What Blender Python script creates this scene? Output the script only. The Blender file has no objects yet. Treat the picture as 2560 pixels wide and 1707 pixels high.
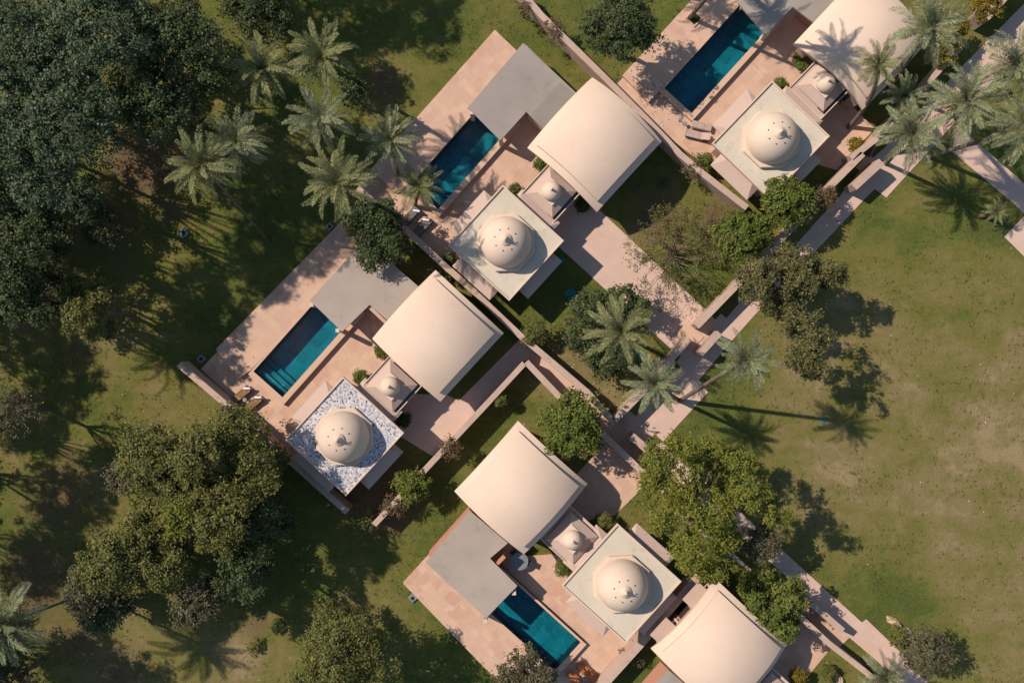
import bpy, math, random
import numpy as np
from mathutils import Vector, Matrix
from mathutils.geometry import tessellate_polygon

SC = bpy.context.scene
COL = SC.collection
R = math.radians
# ------------------------------------------------------------------ camera, sky, sun, exposure
HC = 70.0                      # drone height (m)
FPX = 2380.0                   # focal length in pixels of a 2560 px wide frame
cam = bpy.data.cameras.new('camera')
cam.sensor_width = 36.0
cam.lens = 36.0 * FPX / 2560.0
cam.clip_end = 2000
camo = bpy.data.objects.new('camera', cam)
camo.location = (0, 0, HC)
COL.objects.link(camo)
SC.camera = camo

SUN_AZ, SUN_EL = R(26.0), R(45.0)      # light travels to the lower right of the picture
DIRX, DIRY = math.cos(SUN_AZ), -math.sin(SUN_AZ)
wd = bpy.data.worlds.new('World'); SC.world = wd; wd.use_nodes = True
nt = wd.node_tree; bg = nt.nodes['Background']
sky = nt.nodes.new('ShaderNodeTexSky'); sky.sky_type = 'NISHITA'; sky.sun_disc = False
sky.sun_elevation = SUN_EL
sky.sun_rotation = math.atan2(-DIRX, -DIRY)
sky.air_density = 1.2; sky.dust_density = 0.4; sky.ozone_density = 2.0
nt.links.new(sky.outputs[0], bg.inputs[0]); bg.inputs[1].default_value = 0.100
sl = bpy.data.lights.new('sun', 'SUN'); sl.energy = 5.0; sl.angle = R(0.7); sl.color = (1.0, 0.865, 0.755)
so = bpy.data.objects.new('sun', sl); COL.objects.link(so)
v = Vector((DIRX * math.cos(SUN_EL), DIRY * math.cos(SUN_EL), -math.sin(SUN_EL)))
so.rotation_euler = v.to_track_quat('-Z', 'Y').to_euler(); so.location = (-60, 30, 80)
SC.view_settings.view_transform = 'Standard'; SC.view_settings.look = 'None'
SC.view_settings.exposure = 0.13; SC.view_settings.gamma = 1.0

def W(px, py, z=0.0):
    """world point at height z that stands at pixel (px, py) of the 2560 x 1707 photograph"""
    k = (HC - z) / FPX
    return Vector(((px - 1280.0) * k, (853.5 - py) * k, z))

# ------------------------------------------------------------------ materials
class NT:
    def __init__(s, name):
        s.m = bpy.data.materials.new(name); s.m.use_nodes = True
        s.t = s.m.node_tree; s.t.nodes.clear()
        s.out = s.n('ShaderNodeOutputMaterial')
    def n(s, typ, **kw):
        x = s.t.nodes.new(typ)
        for k, v in kw.items(): setattr(x, k, v)
        return x
    def l(s, a, b): s.t.links.new(a, b)
    def set(s, sock, v):
        if hasattr(v, 'is_linked') or isinstance(v, bpy.types.NodeSocket): s.l(v, sock)
        elif isinstance(v, (tuple, list)) and len(v) == 3 and sock.type == 'RGBA': sock.default_value = (*v, 1)
        else: sock.default_value = v
    def pos(s, rot=0.0, scale=(1, 1, 1)):
        g = s.n('ShaderNodeNewGeometry')
        mp = s.n('ShaderNodeMapping'); mp.inputs['Rotation'].default_value = (0, 0, rot); mp.inputs['Scale'].default_value = scale
        s.l(g.outputs['Position'], mp.inputs['Vector']); return mp.outputs[0]
    def obj(s, scale=(1, 1, 1)):
        g = s.n('ShaderNodeTexCoord'); mp = s.n('ShaderNodeMapping'); mp.inputs['Scale'].default_value = scale
        s.l(g.outputs['Object'], mp.inputs['Vector']); return mp.outputs[0]
    def noise(s, vec, scale, detail=4, rough=0.6, dist=0.0):
        x = s.n('ShaderNodeTexNoise'); x.inputs['Scale'].default_value = scale; x.inputs['Detail'].default_value = detail
        x.inputs['Roughness'].default_value = rough; x.inputs['Distortion'].default_value = dist
        s.l(vec, x.inputs['Vector']); return x.outputs['Fac']
    def ramp(s, fac, a, b, ca=(0, 0, 0), cb=(1, 1, 1), mode='LINEAR'):
        x = s.n('ShaderNodeValToRGB'); x.color_ramp.interpolation = mode
        x.color_ramp.elements[0].position = a; x.color_ramp.elements[1].position = b
        x.color_ramp.elements[0].color = (*ca, 1); x.color_ramp.elements[1].color = (*cb, 1)
        s.l(fac, x.inputs[0]); return x.outputs[0]
    def mix(s, fac, a, b, mode='MIX'):
        x = s.n('ShaderNodeMix', data_type='RGBA', blend_type=mode)
        s.set(x.inputs[0], fac); s.set(x.inputs[6], a); s.set(x.inputs[7], b); return x.outputs[2]
    def math(s, op, a, b=0.0, clamp=False):
        x = s.n('ShaderNodeMath', operation=op, use_clamp=clamp)
        s.set(x.inputs[0], a); s.set(x.inputs[1], b); return x.outputs[0]
    def bump(s, h, strength=0.3, dist=0.05):
        x = s.n('ShaderNodeBump'); x.inputs['Strength'].default_value = strength; x.inputs['Distance'].default_value = dist
        s.l(h, x.inputs['Height']); return x.outputs[0]
    def bsdf(s, col, rough=0.7, spec=0.3, normal=None, metal=0.0):
        x = s.n('ShaderNodeBsdfPrincipled')
        s.set(x.inputs['Base Color'], col); s.set(x.inputs['Roughness'], rough)
        x.inputs['Specular IOR Level'].default_value = spec; x.inputs['Metallic'].default_value = metal
        if normal is not None: s.l(normal, x.inputs['Normal'])
        return x.outputs[0]
    def done(s, sh): s.l(sh, s.out.inputs[0]); return s.m

def m_simple(name, col, rough=0.7, spec=0.3, var=0.12, scale=6.0, metal=0.0):
    t = NT(name); p = t.obj()
    f = t.noise(p, scale, 5)
    d = tuple(c * (1 - var * 1.6) for c in col); e = tuple(min(1, c * (1 + var)) for c in col)
    return t.done(t.bsdf(t.ramp(f, 0.3, 0.7, d, e), rough, spec, t.bump(f, 0.15, 0.02), metal))

def m_plaster(name, base, stain, amount=0.5, tone=0.05, k=1.0):
    t = NT(name); p = t.pos(0, (k, k, k))
    big = t.noise(p, 0.22, 5, 0.65); fine = t.noise(p, 5.0, 6, 0.7); mid = t.noise(p, 1.1, 6, 0.7, 0.6)
    c = t.mix(t.ramp(big, 0.3, 0.72), tuple(x * (1 - tone) for x in base), tuple(min(1, x * (1 + tone)) for x in base))
    c = t.mix(t.math('MULTIPLY', t.ramp(mid, 0.56, 0.78), amount), c, stain)
    c = t.mix(t.math('MULTIPLY', t.ramp(fine, 0.45, 0.75), 0.12), c, stain)
    return t.done(t.bsdf(c, 0.8, 0.2, t.bump(fine, 0.12, 0.02)))

def m_paving(name, ang, c1, c2, c3, w=0.62, h=0.62):
    t = NT(name); p = t.pos(ang)
    b = t.n('ShaderNodeTexBrick'); b.offset = 0.37; b.squash = 0.8; b.squash_frequency = 3
    b.inputs['Color1'].default_value = (*c1, 1); b.inputs['Color2'].default_value = (*c2, 1)
    b.inputs['Mortar'].default_value = tuple(x * 0.86 for x in c1) + (1,)
    b.inputs['Scale'].default_value = 1.0; b.inputs['Mortar Size'].default_value = 0.008; b.inputs['Bias'].default_value = -0.1
    b.inputs['Brick Width'].default_value = w; b.inputs['Row Height'].default_value = h
    t.l(p, b.inputs['Vector'])
    n1 = t.noise(p, 0.35, 5, 0.6, 0.4); n2 = t.noise(p, 3.0, 6, 0.7)
    base = t.mix(t.ramp(n1, 0.35, 0.65), c1, c2)
    c = t.mix(0.72, base, b.outputs['Color'])
    vo = t.n('ShaderNodeTexVoronoi'); vo.inputs['Scale'].default_value = 1.15; vo.distance = 'CHEBYCHEV'; t.l(p, vo.inputs['Vector'])
    sep = t.n('ShaderNodeSeparateColor'); t.l(vo.outputs['Color'], sep.inputs[0])
    c = t.mix(t.math('MULTIPLY', t.ramp(sep.outputs[0], 0.66, 0.74), t.math('MULTIPLY', t.ramp(n1, 0.42, 0.58), 0.55)), c, c3)
    c = t.mix(t.math('MULTIPLY', t.ramp(n2, 0.5, 0.8), 0.22), c, tuple(x * 0.72 for x in c2))
    return t.done(t.bsdf(c, 0.75, 0.25, t.bump(n2, 0.1, 0.02)))

def m_leaf(name, cols, trans=0.22, rough=0.55, spec=0.25):
    t = NT(name); g = t.n('ShaderNodeNewGeometry')
    r = t.n('ShaderNodeValToRGB'); e = r.color_ramp.elements
    e[0].position = 0.0; e[0].color = (*cols[0], 1); e[1].position = 1.0; e[1].color = (*cols[-1], 1)
    for i, c in enumerate(cols[1:-1]):
        k = e.new((i + 1) / (len(cols) - 1)); k.color = (*c, 1)
    big = t.noise(t.pos(), 0.55, 3)
    f = t.math('ADD', t.math('MULTIPLY', g.outputs['Random Per Island'], 0.62), t.math('MULTIPLY', big, 0.55))
    f = t.math('SUBTRACT', f, 0.08, True)
    t.l(f, r.inputs[0])
    a = t.bsdf(r.outputs[0], rough, spec)
    b = t.n('ShaderNodeBsdfTranslucent'); t.l(r.outputs[0], b.inputs[0])
    mx = t.n('ShaderNodeMixShader'); mx.inputs[0].default_value = trans
    t.l(a, mx.inputs[1]); t.l(b.outputs[0], mx.inputs[2]); return t.done(mx.outputs[0])

def m_ground():
    t = NT('lawn'); p = t.pos()
    n0 = t.noise(p, 0.07, 5, 0.6, 0.5); n1 = t.noise(p, 0.30, 8, 0.72, 0.7); n2 = t.noise(p, 1.3, 8, 0.75); n3 = t.noise(p, 8.0, 5, 0.8)
    st = t.noise(t.pos(R(40), (0.25, 1.1, 1)), 0.5, 6, 0.7)
    def spots(lst):
        acc = None
        for (px, py, rx, s) in lst:
            w = W(px, py); d = t.n('ShaderNodeVectorMath', operation='DISTANCE'); t.l(p, d.inputs[0]); d.inputs[1].default_value = w
            f = t.math('MULTIPLY', t.math('SUBTRACT', 1.0, t.math('DIVIDE', d.outputs['Value'], rx), True), s)
            acc = f if acc is None else t.math('MAXIMUM', acc, f)
        return acc
    dry = spots([(2420, 860, 19, .72), (2380, 1180, 18, .72), (2120, 1210, 11, 0.75), (2330, 660, 10, 0.7), (2520, 1500, 14, 0.6), (2060, 1150, 9, .6), (2250, 1000, 11, .65), (2500, 1050, 15, .7),
                 (400, 930, 7, 0.65), (480, 1020, 7, .65), (600, 1660, 7, 0.75), (330, 1640, 7, .85), (1450, 250, 5, .5), (1400, 900, 4, .9), (1500, 980, 5, 0.8), (1640, 560, 5, .6), (1010, 230, 5, .5), (880, 1560, 6, .55), (1570, 500, 4, .5), (1350, 200, 4, .4), (300, 1200, 5, .5)])
    lush = spots([(2280, 640, 5, 0.9), (2240, 1510, 6, 1.0), (2440, 570, 7, .9), (1790, 960, 6, .9), (1850, 1080, 5, .7), (2540, 430, 5, 1.0), (1300, 620, 4, .4), (1160, 230, 8, .6), (560, 800, 6, .8), (760, 560, 6, .9), (600, 640, 8, .6), (700, 1500, 5, .5), (2200, 560, 6, .6),
                  (1320, 130, 6, .7), (200, 950, 6, .4), (250, 1080, 6, .5), (1250, 1060, 5, .5), (1100, 1250, 6, .4), (1750, 690, 3, .7), (2000, 1450, 5, .4)])
    earth = spots([(370, 410, 5, 1.0), (250, 560, 7, .7), (170, 900, 5, .5), (90, 1440, 7, .7), (200, 1600, 6, .6), (960, 210, 2.5, .8), (60, 700, 8, .8), (1080, 30, 1.5, .5), (1470, 860, 2.5, .7), (1870, 640, 2.5, .8), (950, 1240, 4.5, 1.1), (640, 1560, 3, .5), (150, 1250, 7, .6), (1700, 610, 2.5, .5), (300, 1690, 5, .6), (1640, 540, 3.5, .8), (1790, 560, 3, .8), (1890, 660, 3, .8), (1590, 470, 2.5, .5), (430, 520, 3, .6)])
    v = t.math('ADD', t.math('MULTIPLY', t.math('SUBTRACT', n1, 0.5), 1.55), t.math('MULTIPLY', t.math('SUBTRACT', n2, 0.5), 0.95))
    v = t.math('ADD', v, t.math('MULTIPLY', t.math('SUBTRACT', n0, 0.5), 1.3)); v = t.math('ADD', v, t.math('MULTIPLY', t.math('SUBTRACT', st, 0.5), 1.0))
    d = t.math('ADD', t.math('ADD', 0.31, v), t.math('SUBTRACT', t.math('MULTIPLY', dry, 0.60), t.math('MULTIPLY', lush, 0.42)), True)
    r = t.n('ShaderNodeValToRGB'); e = r.color_ramp.elements
    e[0].position = 0.0; e[0].color = (0.044, 0.078, 0.008, 1); e[1].position = 1.0; e[1].color = (0.290, 0.215, 0.115, 1)
    for q, c in ((0.20, (0.075, 0.104, 0.012)), (0.42, (0.128, 0.124, 0.024)), (0.64, (0.168, 0.143, 0.046)), (0.84, (0.215, 0.166, 0.075))):
        k = e.new(q); k.color = (*c, 1)
    t.l(d, r.inputs[0]); c = r.outputs[0]
    nz = t.math('ADD', t.math('MULTIPLY', n1, 0.9), t.math('MULTIPLY', n2, 0.55))
    soil = t.mix(t.ramp(n2, 0.35, 0.65), (0.085, 0.052, 0.030), (0.15, 0.092, 0.05))
    c = t.mix(t.ramp(t.math('MULTIPLY', earth, nz), 0.18, 0.46), c, soil)
    c = t.mix(t.math('MULTIPLY', t.ramp(n2, 0.54, 0.70), 0.34), c, (0.060, 0.062, 0.018))
    c = t.mix(t.math('MULTIPLY', t.ramp(n3, 0.5, 0.72), 0.40), c, (0.035, 0.034, 0.012))
    c = t.mix(t.math('MULTIPLY', t.ramp(n3, 0.46, 0.30), 0.25), c, (0.24, 0.20, 0.10))
    return t.done(t.bsdf(c, 0.95, 0.05, t.bump(t.math('ADD', n3, n2), 0.8, 0.12)))

def m_mosaic():
    t = NT('broken_tile_mosaic'); p = t.pos()
    v1 = t.n('ShaderNodeTexVoronoi'); v1.inputs['Scale'].default_value = 11; t.l(p, v1.inputs['Vector'])
    s = t.n('ShaderNodeSeparateColor'); t.l(v1.outputs['Color'], s.inputs[0])
    c = t.mix(t.ramp(s.outputs[0], 0.2, 0.9), (0.36, 0.345, 0.365), (0.62, 0.585, 0.56))
    c = t.mix(t.ramp(s.outputs[1], 0.86, 0.865), c, (0.05, 0.048, 0.055))
    c = t.mix(t.ramp(s.outputs[2], 0.90, 0.905), c, (0.14, 0.17, 0.25))
    c = t.mix(t.ramp(s.outputs[2], 0.02, 0.03, (1, 1, 1), (0, 0, 0)), c, (0.45, 0.33, 0.22))
    v2 = t.n('ShaderNodeTexVoronoi', feature='DISTANCE_TO_EDGE'); v2.inputs['Scale'].default_value = 11; t.l(p, v2.inputs['Vector'])
    c = t.mix(t.ramp(v2.outputs['Distance'], 0.02, 0.06, (1, 1, 1), (0, 0, 0)), c, (0.5, 0.47, 0.45))
    return t.done(t.bsdf(c, 0.35, 0.4))

def m_pooltile():
    t = NT('pool_tile'); p = t.obj()
    b = t.n('ShaderNodeTexBrick'); b.offset = 0.0
    b.inputs['Color1'].default_value = (0.005, 0.125, 0.15, 1); b.inputs['Color2'].default_value = (0.010, 0.215, 0.25, 1)
    b.inputs['Mortar'].default_value = (0.01, 0.16, 0.18, 1); b.inputs['Scale'].default_value = 1.0; b.inputs['Mortar Size'].default_value = 0.012
    b.inputs['Brick Width'].default_value = 0.8; b.inputs['Row Height'].default_value = 0.8
    t.l(p, b.inputs['Vector'])
    n = t.noise(p, 2.0, 6, .7, 1.2)
    c = t.mix(t.ramp(n, 0.45, 0.72), b.outputs['Color'], (0.015, 0.26, 0.29))
    return t.done(t.bsdf(c, 0.4, 0.3))

def m_water():
    t = NT('pool_water'); p = t.pos()
    n = t.noise(p, 3.0, 5, 0.65, 1.5)
    tr = t.n('ShaderNodeBsdfTransparent'); tr.inputs[0].default_value = (0.55, 0.84, 0.90, 1)
    gl = t.n('ShaderNodeBsdfGlossy'); gl.inputs['Roughness'].default_value = 0.03
    t.l(t.bump(n, 0.6, 0.12), gl.inputs['Normal'])
    fr = t.n('ShaderNodeFresnel'); fr.inputs[0].default_value = 1.33
    mx = t.n('ShaderNodeMixShader'); t.l(fr.outputs[0], mx.inputs[0]); t.l(tr.outputs[0], mx.inputs[1]); t.l(gl.outputs[0], mx.inputs[2])
    return t.done(mx.outputs[0])

def m_bark(name, a, b, scale=9.0, ring=0.0):
    t = NT(name); p = t.obj((1, 1, 0.35 if ring == 0 else 3.0))
    n = t.noise(p, scale, 5, 0.7)
    return t.done(t.bsdf(t.ramp(n, 0.3, 0.7, a, b), 0.85, 0.15, t.bump(n, 0.6, 0.05)))

A45 = R(-46)
MAT = dict(
    lawn=m_ground(),
    paving=m_paving('pink_sandstone', R(45), (0.475, 0.315, 0.225), (0.575, 0.385, 0.27), (0.43, 0.245, 0.17)),
    path=m_paving('pale_sandstone', R(45), (0.50, 0.355, 0.28), (0.545, 0.39, 0.31), (0.48, 0.33, 0.26), 0.9, 0.6),
    coping=m_plaster('coping_stone', (0.52, 0.355, 0.25), (0.36, 0.23, 0.16), 0.4),
    roof=m_plaster('cream_roof_plaster', (0.605, 0.465, 0.355), (0.50, 0.38, 0.285), 0.5, 0.06),
    dome=m_plaster('cream_dome_plaster', (0.585, 0.46, 0.355), (0.45, 0.345, 0.26), 0.3),
    wall=m_plaster('pink_house_plaster', (0.47, 0.32, 0.235), (0.3, 0.2, 0.15), 0.4),
    trim=m_plaster('pale_stone_trim', (0.56, 0.445, 0.345), (0.38, 0.29, 0.22), 0.4),
    awning=m_plaster('pink_grey_stone', (0.465, 0.345, 0.28), (0.33, 0.25, 0.21), 0.35),
    terrace_roof=m_plaster('greenish_terrace_finish', (0.52, 0.455, 0.355), (0.28, 0.265, 0.20), 0.8, 0.10, 1.3),
    mosaic=m_mosaic(),
    concrete=m_plaster('grey_concrete', (0.285, 0.25, 0.215), (0.17, 0.155, 0.135), 0.75, 0.14),
    concrete_dark=m_plaster('dark_grey_concrete', (0.235, 0.21, 0.18), (0.18, 0.165, 0.14), 0.5, 0.09),
    concrete_pale=m_plaster('pale_grey_concrete', (0.34, 0.285, 0.235), (0.20, 0.18, 0.155), 0.7, 0.12),  # random weathering; on one shelter its blotches stand in for leaf shadow
    gwall=m_plaster('weathered_wall_stone', (0.435, 0.315, 0.245), (0.17, 0.13, 0.11), 0.95, 0.10, 2.4),
    redwall=m_plaster('terracotta_plaster', (0.43, 0.21, 0.14), (0.52, 0.32, 0.23), 0.9),
    tile=m_pooltile(), walltile=m_simple('pool_shade_navy_tile', (0.006, 0.028, 0.05), 0.4, 0.3, 0.4, 5), water=m_water(),  # wall tile colour set to navy to deepen the shade inside the pools
    dark=m_simple('dark_vent', (0.012, 0.011, 0.011), 0.6, 0.3),
    wood=m_simple('orange_teak', (0.40, 0.135, 0.035), 0.5, 0.4, 0.25, 9),
    wood_dark=m_simple('dark_brown_timber', (0.06, 0.035, 0.025), 0.6, 0.3, 0.3, 8),
    wicker=m_simple('brown_canvas', (0.27, 0.15, 0.075), 0.8, 0.2, 0.3, 3),
    cushion=m_simple('grey_canvas', (0.17, 0.15, 0.135), 0.9, 0.1, 0.12, 4),
    cushion_pale=m_simple('pale_mauve_canvas', (0.40, 0.30, 0.255), 0.9, 0.1, 0.1, 4),
    towel=m_simple('white_towel', (0.72, 0.72, 0.76), 0.95, 0.1, 0.06, 12),
    table=m_simple('grey_glass_top', (0.19, 0.205, 0.21), 0.2, 0.5, 0.1, 3),
    tablepale=m_simple('grey_stone_top', (0.22, 0.22, 0.22), 0.5, 0.4, 0.1, 5),
    slate=m_simple('dark_slate_finish', (0.05, 0.055, 0.06), 0.3, 0.5, 0.2, 4),
    metal=m_simple('dark_iron', (0.03, 0.03, 0.033), 0.45, 0.5, 0.2, 8),
    teal=m_simple('teal_plastic', (0.006, 0.11, 0.115), 0.5, 0.4, 0.15, 3),
    teal2=m_simple('turquoise_paint', (0.01, 0.16, 0.13), 0.5, 0.4, 0.15, 3),
    box=m_simple('pale_grey_box', (0.17, 0.20, 0.19), 0.7, 0.3, 0.2, 4),
    rock=m_simple('pale_rock', (0.50, 0.36, 0.25), 0.9, 0.15, 0.25, 2.5),
    clay=m_simple('terracotta', (0.35, 0.14, 0.07), 0.8, 0.2, 0.2, 5),
    soil=m_simple('planter_soil', (0.05, 0.05, 0.015), 0.95, 0.05, 0.4, 5),
    palmbark=m_bark('palm_bark', (0.085, 0.066, 0.05), (0.20, 0.155, 0.115), 5, 1),
    bark=m_bark('grey_bark', (0.08, 0.062, 0.05), (0.22, 0.175, 0.14), 8),
    twig=m_bark('dry_twig', (0.13, 0.10, 0.08), (0.30, 0.235, 0.18), 6),
    L_dark=m_leaf('leaf_blue_green', [(0.022, 0.046, 0.022), (0.054, 0.089, 0.042), (0.090, 0.119, 0.054), (0.161, 0.162, 0.079)]),
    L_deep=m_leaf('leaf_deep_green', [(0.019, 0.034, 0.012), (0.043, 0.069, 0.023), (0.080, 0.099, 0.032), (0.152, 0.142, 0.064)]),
    L_olive=m_leaf('leaf_olive', [(0.044, 0.055, 0.012), (0.096, 0.110, 0.027), (0.159, 0.151, 0.040), (0.266, 0.220, 0.047)]),
    L_bright=m_leaf('leaf_bright_green', [(0.034, 0.064, 0.014), (0.091, 0.131, 0.022), (0.156, 0.178, 0.036), (0.263, 0.250, 0.077)], 0.28, 0.6, 0.15),
    L_yellow=m_leaf('leaf_yellow_green', [(0.039, 0.059, 0.011), (0.108, 0.131, 0.020), (0.184, 0.185, 0.027), (0.317, 0.269, 0.032)]),
    L_brown=m_leaf('leaf_brown_green', [(0.044, 0.048, 0.015), (0.094, 0.095, 0.031), (0.143, 0.130, 0.048), (0.231, 0.187, 0.088)]),
    L_grey=m_leaf('leaf_grey_green', [(0.045, 0.045, 0.022), (0.09, 0.085, 0.042), (0.13, 0.115, 0.06), (0.19, 0.16, 0.10)]),
    L_dry=m_leaf('leaf_dry_creeper', [(0.06, 0.05, 0.02), (0.12, 0.085, 0.04), (0.18, 0.12, 0.065), (0.14, 0.13, 0.03)]),
    L_lime=m_leaf('leaf_lime', [(0.030, 0.055, 0.011), (0.080, 0.110, 0.017), (0.150, 0.165, 0.025), (0.260, 0.220, 0.042)]),
    L_grass=m_leaf('grass_blades', [(0.043, 0.072, 0.009), (0.086, 0.099, 0.020), (0.145, 0.131, 0.041), (0.231, 0.180, 0.081)], 0.3, 0.8, 0.1),
    L_gold=m_leaf('leaf_golden', [(0.05, 0.055, 0.010), (0.13, 0.11, 0.012), (0.24, 0.16, 0.014), (0.30, 0.19, 0.02)]),
    P_green=m_leaf('palm_leaf_green', [(0.077, 0.107, 0.034), (0.153, 0.177, 0.067), (0.235, 0.241, 0.106), (0.349, 0.314, 0.150)], 0.2, 0.6, 0.15),
    P_grey=m_leaf('palm_leaf_silver', [(0.080, 0.106, 0.050), (0.162, 0.190, 0.097), (0.241, 0.262, 0.146), (0.374, 0.366, 0.221)], 0.2, 0.6, 0.15),
    P_rib=m_simple('palm_midrib', (0.21, 0.19, 0.075), 0.5, 0.4, 0.2, 3),
)

# ------------------------------------------------------------------ mesh helpers
class MB:
    def __init__(s): s.v = []; s.f = []; s.sm = []
    def add(s, vs, fs, smooth=False):
        o = len(s.v); s.v += [tuple(x) for x in vs]
        for f in fs: s.f.append(tuple(i + o for i in f)); s.sm.append(smooth)
        return s
    def box(s, x0, x1, y0, y1, z0, z1):
        vs = [(x, y, z) for z in (z0, z1) for x, y in ((x0, y0), (x1, y0), (x1, y1), (x0, y1))]
        return s.add(vs, [(3, 2, 1, 0), (4, 5, 6, 7), (0, 1, 5, 4), (1, 2, 6, 5), (2, 3, 7, 6), (3, 0, 4, 7)])
    def prism(s, poly, z0, z1, holes=()):
        loops = [ccw([(p[0], p[1]) for p in poly])] + [ccw([(p[0], p[1]) for p in h])[::-1] for h in holes]
        tri = tessellate_polygon([[Vector((x, y, 0)) for x, y in l] for l in loops])
        flat = [q for l in loops for q in l]; n = len(flat)
        vs = [(x, y, z1) for x, y in flat] + [(x, y, z0) for x, y in flat]
        fs = []
        for a, b, c in tri:
            ax, ay = flat[a]; bx, by = flat[b]; cx, cy = flat[c]
            if (bx - ax) * (cy - ay) - (by - ay) * (cx - ax) < 0: b, c = c, b
            fs += [(a, b, c), (c + n, b + n, a + n)]
        o = 0
        for l in loops:
            m = len(l)
            for i in range(m):
                j = (i + 1) % m; fs.append((o + i, o + i + n, o + j + n, o + j))
            o += m
        return s.add(vs, fs)
    def frustum(s, r0, z0, r1, z1, cx=0, cy=0, bottom=True):
        """r0 / r1 = (half x, half y) of the lower and upper rectangle"""
        vs = [(cx + sx * r[0], cy + sy * r[1], z) for r, z in ((r0, z0), (r1, z1)) for sx, sy in ((-1, -1), (1, -1), (1, 1), (-1, 1))]
        return s.add(vs, [(3, 2, 1, 0), (4, 5, 6, 7), (0, 1, 5, 4), (1, 2, 6, 5), (2, 3, 7, 6), (3, 0, 4, 7)])
    def lathe(s, prof, n=32, cx=0, cy=0, smooth=True, phase=0.0):
        vs = []; fs = []
        for r, z in prof:
            for i in range(n):
                a = phase + 2 * math.pi * i / n; vs.append((cx + r * math.cos(a), cy + r * math.sin(a), z))
        for k in range(len(prof) - 1):
            for i in range(n):
                j = (i + 1) % n; fs.append((k * n + i, k * n + j, (k + 1) * n + j, (k + 1) * n + i))
        s.add(vs, fs, smooth)
        return s.add([vs[(len(prof) - 1) * n + i] for i in range(n)], [tuple(range(n))]).add([vs[i] for i in range(n)], [tuple(range(n - 1, -1, -1))])
    def tube(s, pts, rad, n=7, smooth=True):
        pts = [Vector(p) for p in pts]; vs = []; fs = []
        for k, p in enumerate(pts):
            d = (pts[min(k + 1, len(pts) - 1)] - pts[max(k - 1, 0)]).normalized()
            a = d.cross(Vector((0.31, 0.9, 0.17))).normalized(); b = d.cross(a)
            r = rad[k] if isinstance(rad, (list, tuple)) else rad
            for i in range(n):
                t = 2 * math.pi * i / n; vs.append(p + (a * math.cos(t) + b * math.sin(t)) * r)
        for k in range(len(pts) - 1):
            for i in range(n):
                j = (i + 1) % n; fs.append((k * n + i, (k + 1) * n + i, (k + 1) * n + j, k * n + j))
        s.add(vs, fs, smooth); m = (len(pts) - 1) * n
        return s.add(vs[m:m + n], [tuple(range(n - 1, -1, -1))]).add(vs[:n], [tuple(range(n))])
    def build(s, name, mat, parent=None, bevel=0.0):
        me = bpy.data.meshes.new(name); me.from_pydata(s.v, [], s.f)
        me.polygons.foreach_set('use_smooth', s.sm); me.materials.append(MAT[mat]); me.update()
        return link(name, me, parent, bevel)

def ccw(l):
    a = sum(l[i][0] * l[(i + 1) % len(l)][1] - l[(i + 1) % len(l)][0] * l[i][1] for i in range(len(l)))
    return l if a > 0 else l[::-1]

def link(name, me, parent=None, bevel=0.0):
    o = bpy.data.objects.new(name, me); COL.objects.link(o)
    if parent is not None: o.parent = parent
    if bevel:
        b = o.modifiers.new('bevel', 'BEVEL'); b.width = bevel; b.segments = 2; b.limit_method = 'ANGLE'
    return o

def tag(o, label, cat, group=None):
    o['label'] = label; o['category'] = cat
    if group: o['group'] = group
    return o

def thing(name, loc, label, cat, group=None, rz=0.0):
    o = bpy.data.objects.new(name, None); COL.objects.link(o); o.location = loc; o.rotation_euler = (0, 0, rz)
    o.empty_display_size = 0.3
    return tag(o, label, cat, group)

def struct(o): o['kind'] = 'structure'; return o

def npmesh(name, V, F, mat):
    """V (n,3), F (m,k) all faces with k corners"""
    me = bpy.data.meshes.new(name); k = F.shape[1]
    me.vertices.add(len(V)); me.vertices.foreach_set('co', np.ascontiguousarray(V, np.float32).ravel())
    me.loops.add(F.size); me.loops.foreach_set('vertex_index', np.ascontiguousarray(F, np.int32).ravel())
    me.polygons.add(len(F)); me.polygons.foreach_set('loop_start', np.arange(0, F.size, k, dtype=np.int32))
    me.polygons.foreach_set('loop_total', np.full(len(F), k, np.int32))
    me.materials.append(MAT[mat]); me.update(calc_edges=True); return me

def P(poly, z): return [W(x, y, z) for x, y in poly]

def rect(cs, z):
    """best rectangle through four pixel corners W, N, E, S at height z: centre, angle, half sizes (x = towards NE, y = towards NW)"""
    w, n, e, s = [W(x, y, z) for x, y in cs]
    c = (w + n + e + s) / 4; ex = ((n - w) + (e - s)) / 2; ey = ((n - e) + (w - s)) / 2
    a = math.atan2(ex.y, ex.x); b = math.atan2(ey.y, ey.x) - math.pi / 2
    return Vector((c.x, c.y, 0)), (a + b) / 2, ex.length / 2, ey.length / 2

# ------------------------------------------------------------------ pools (first: they cut the ground)
ZT = 0.42      # raised pool terrace
ZC = 0.08      # lower court
POOLS = [  # corners W, N, E, S of the water, long axis first kept by rect()
    ([(1029, 463), (1212, 250), (1279, 311), (1097, 526)], 'long teal swimming pool shaded by two palms at its lower end', False),
    ([(631, 927), (822, 721), (896, 784), (705, 990)], 'swimming pool with underwater steps beside the terrace of the mosaic roofed villa', True),
    ([(1659, 220), (1880, -17), (1949, 44), (1728, 281)], 'deep blue swimming pool beside the grey chaise and small round tables', False),
    ([(1386, 1679), (1180, 1487), (1245, 1415), (1450, 1605)], 'swimming pool running to the orange teak loungers', False),
]
pool_geo = []
for cs, lab, st in POOLS:
    pool_geo.append(rect(cs, ZT))
def pool_hole(i, m):
    c, a, hx, hy = pool_geo[i]; ca, sa = math.cos(a), math.sin(a)
    return [(c.x + ca * x - sa * y, c.y + sa * x + ca * y) for x, y in ((-hx - m, -hy - m), (hx + m, -hy - m), (hx + m, hy + m), (-hx - m, hy + m))]

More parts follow.
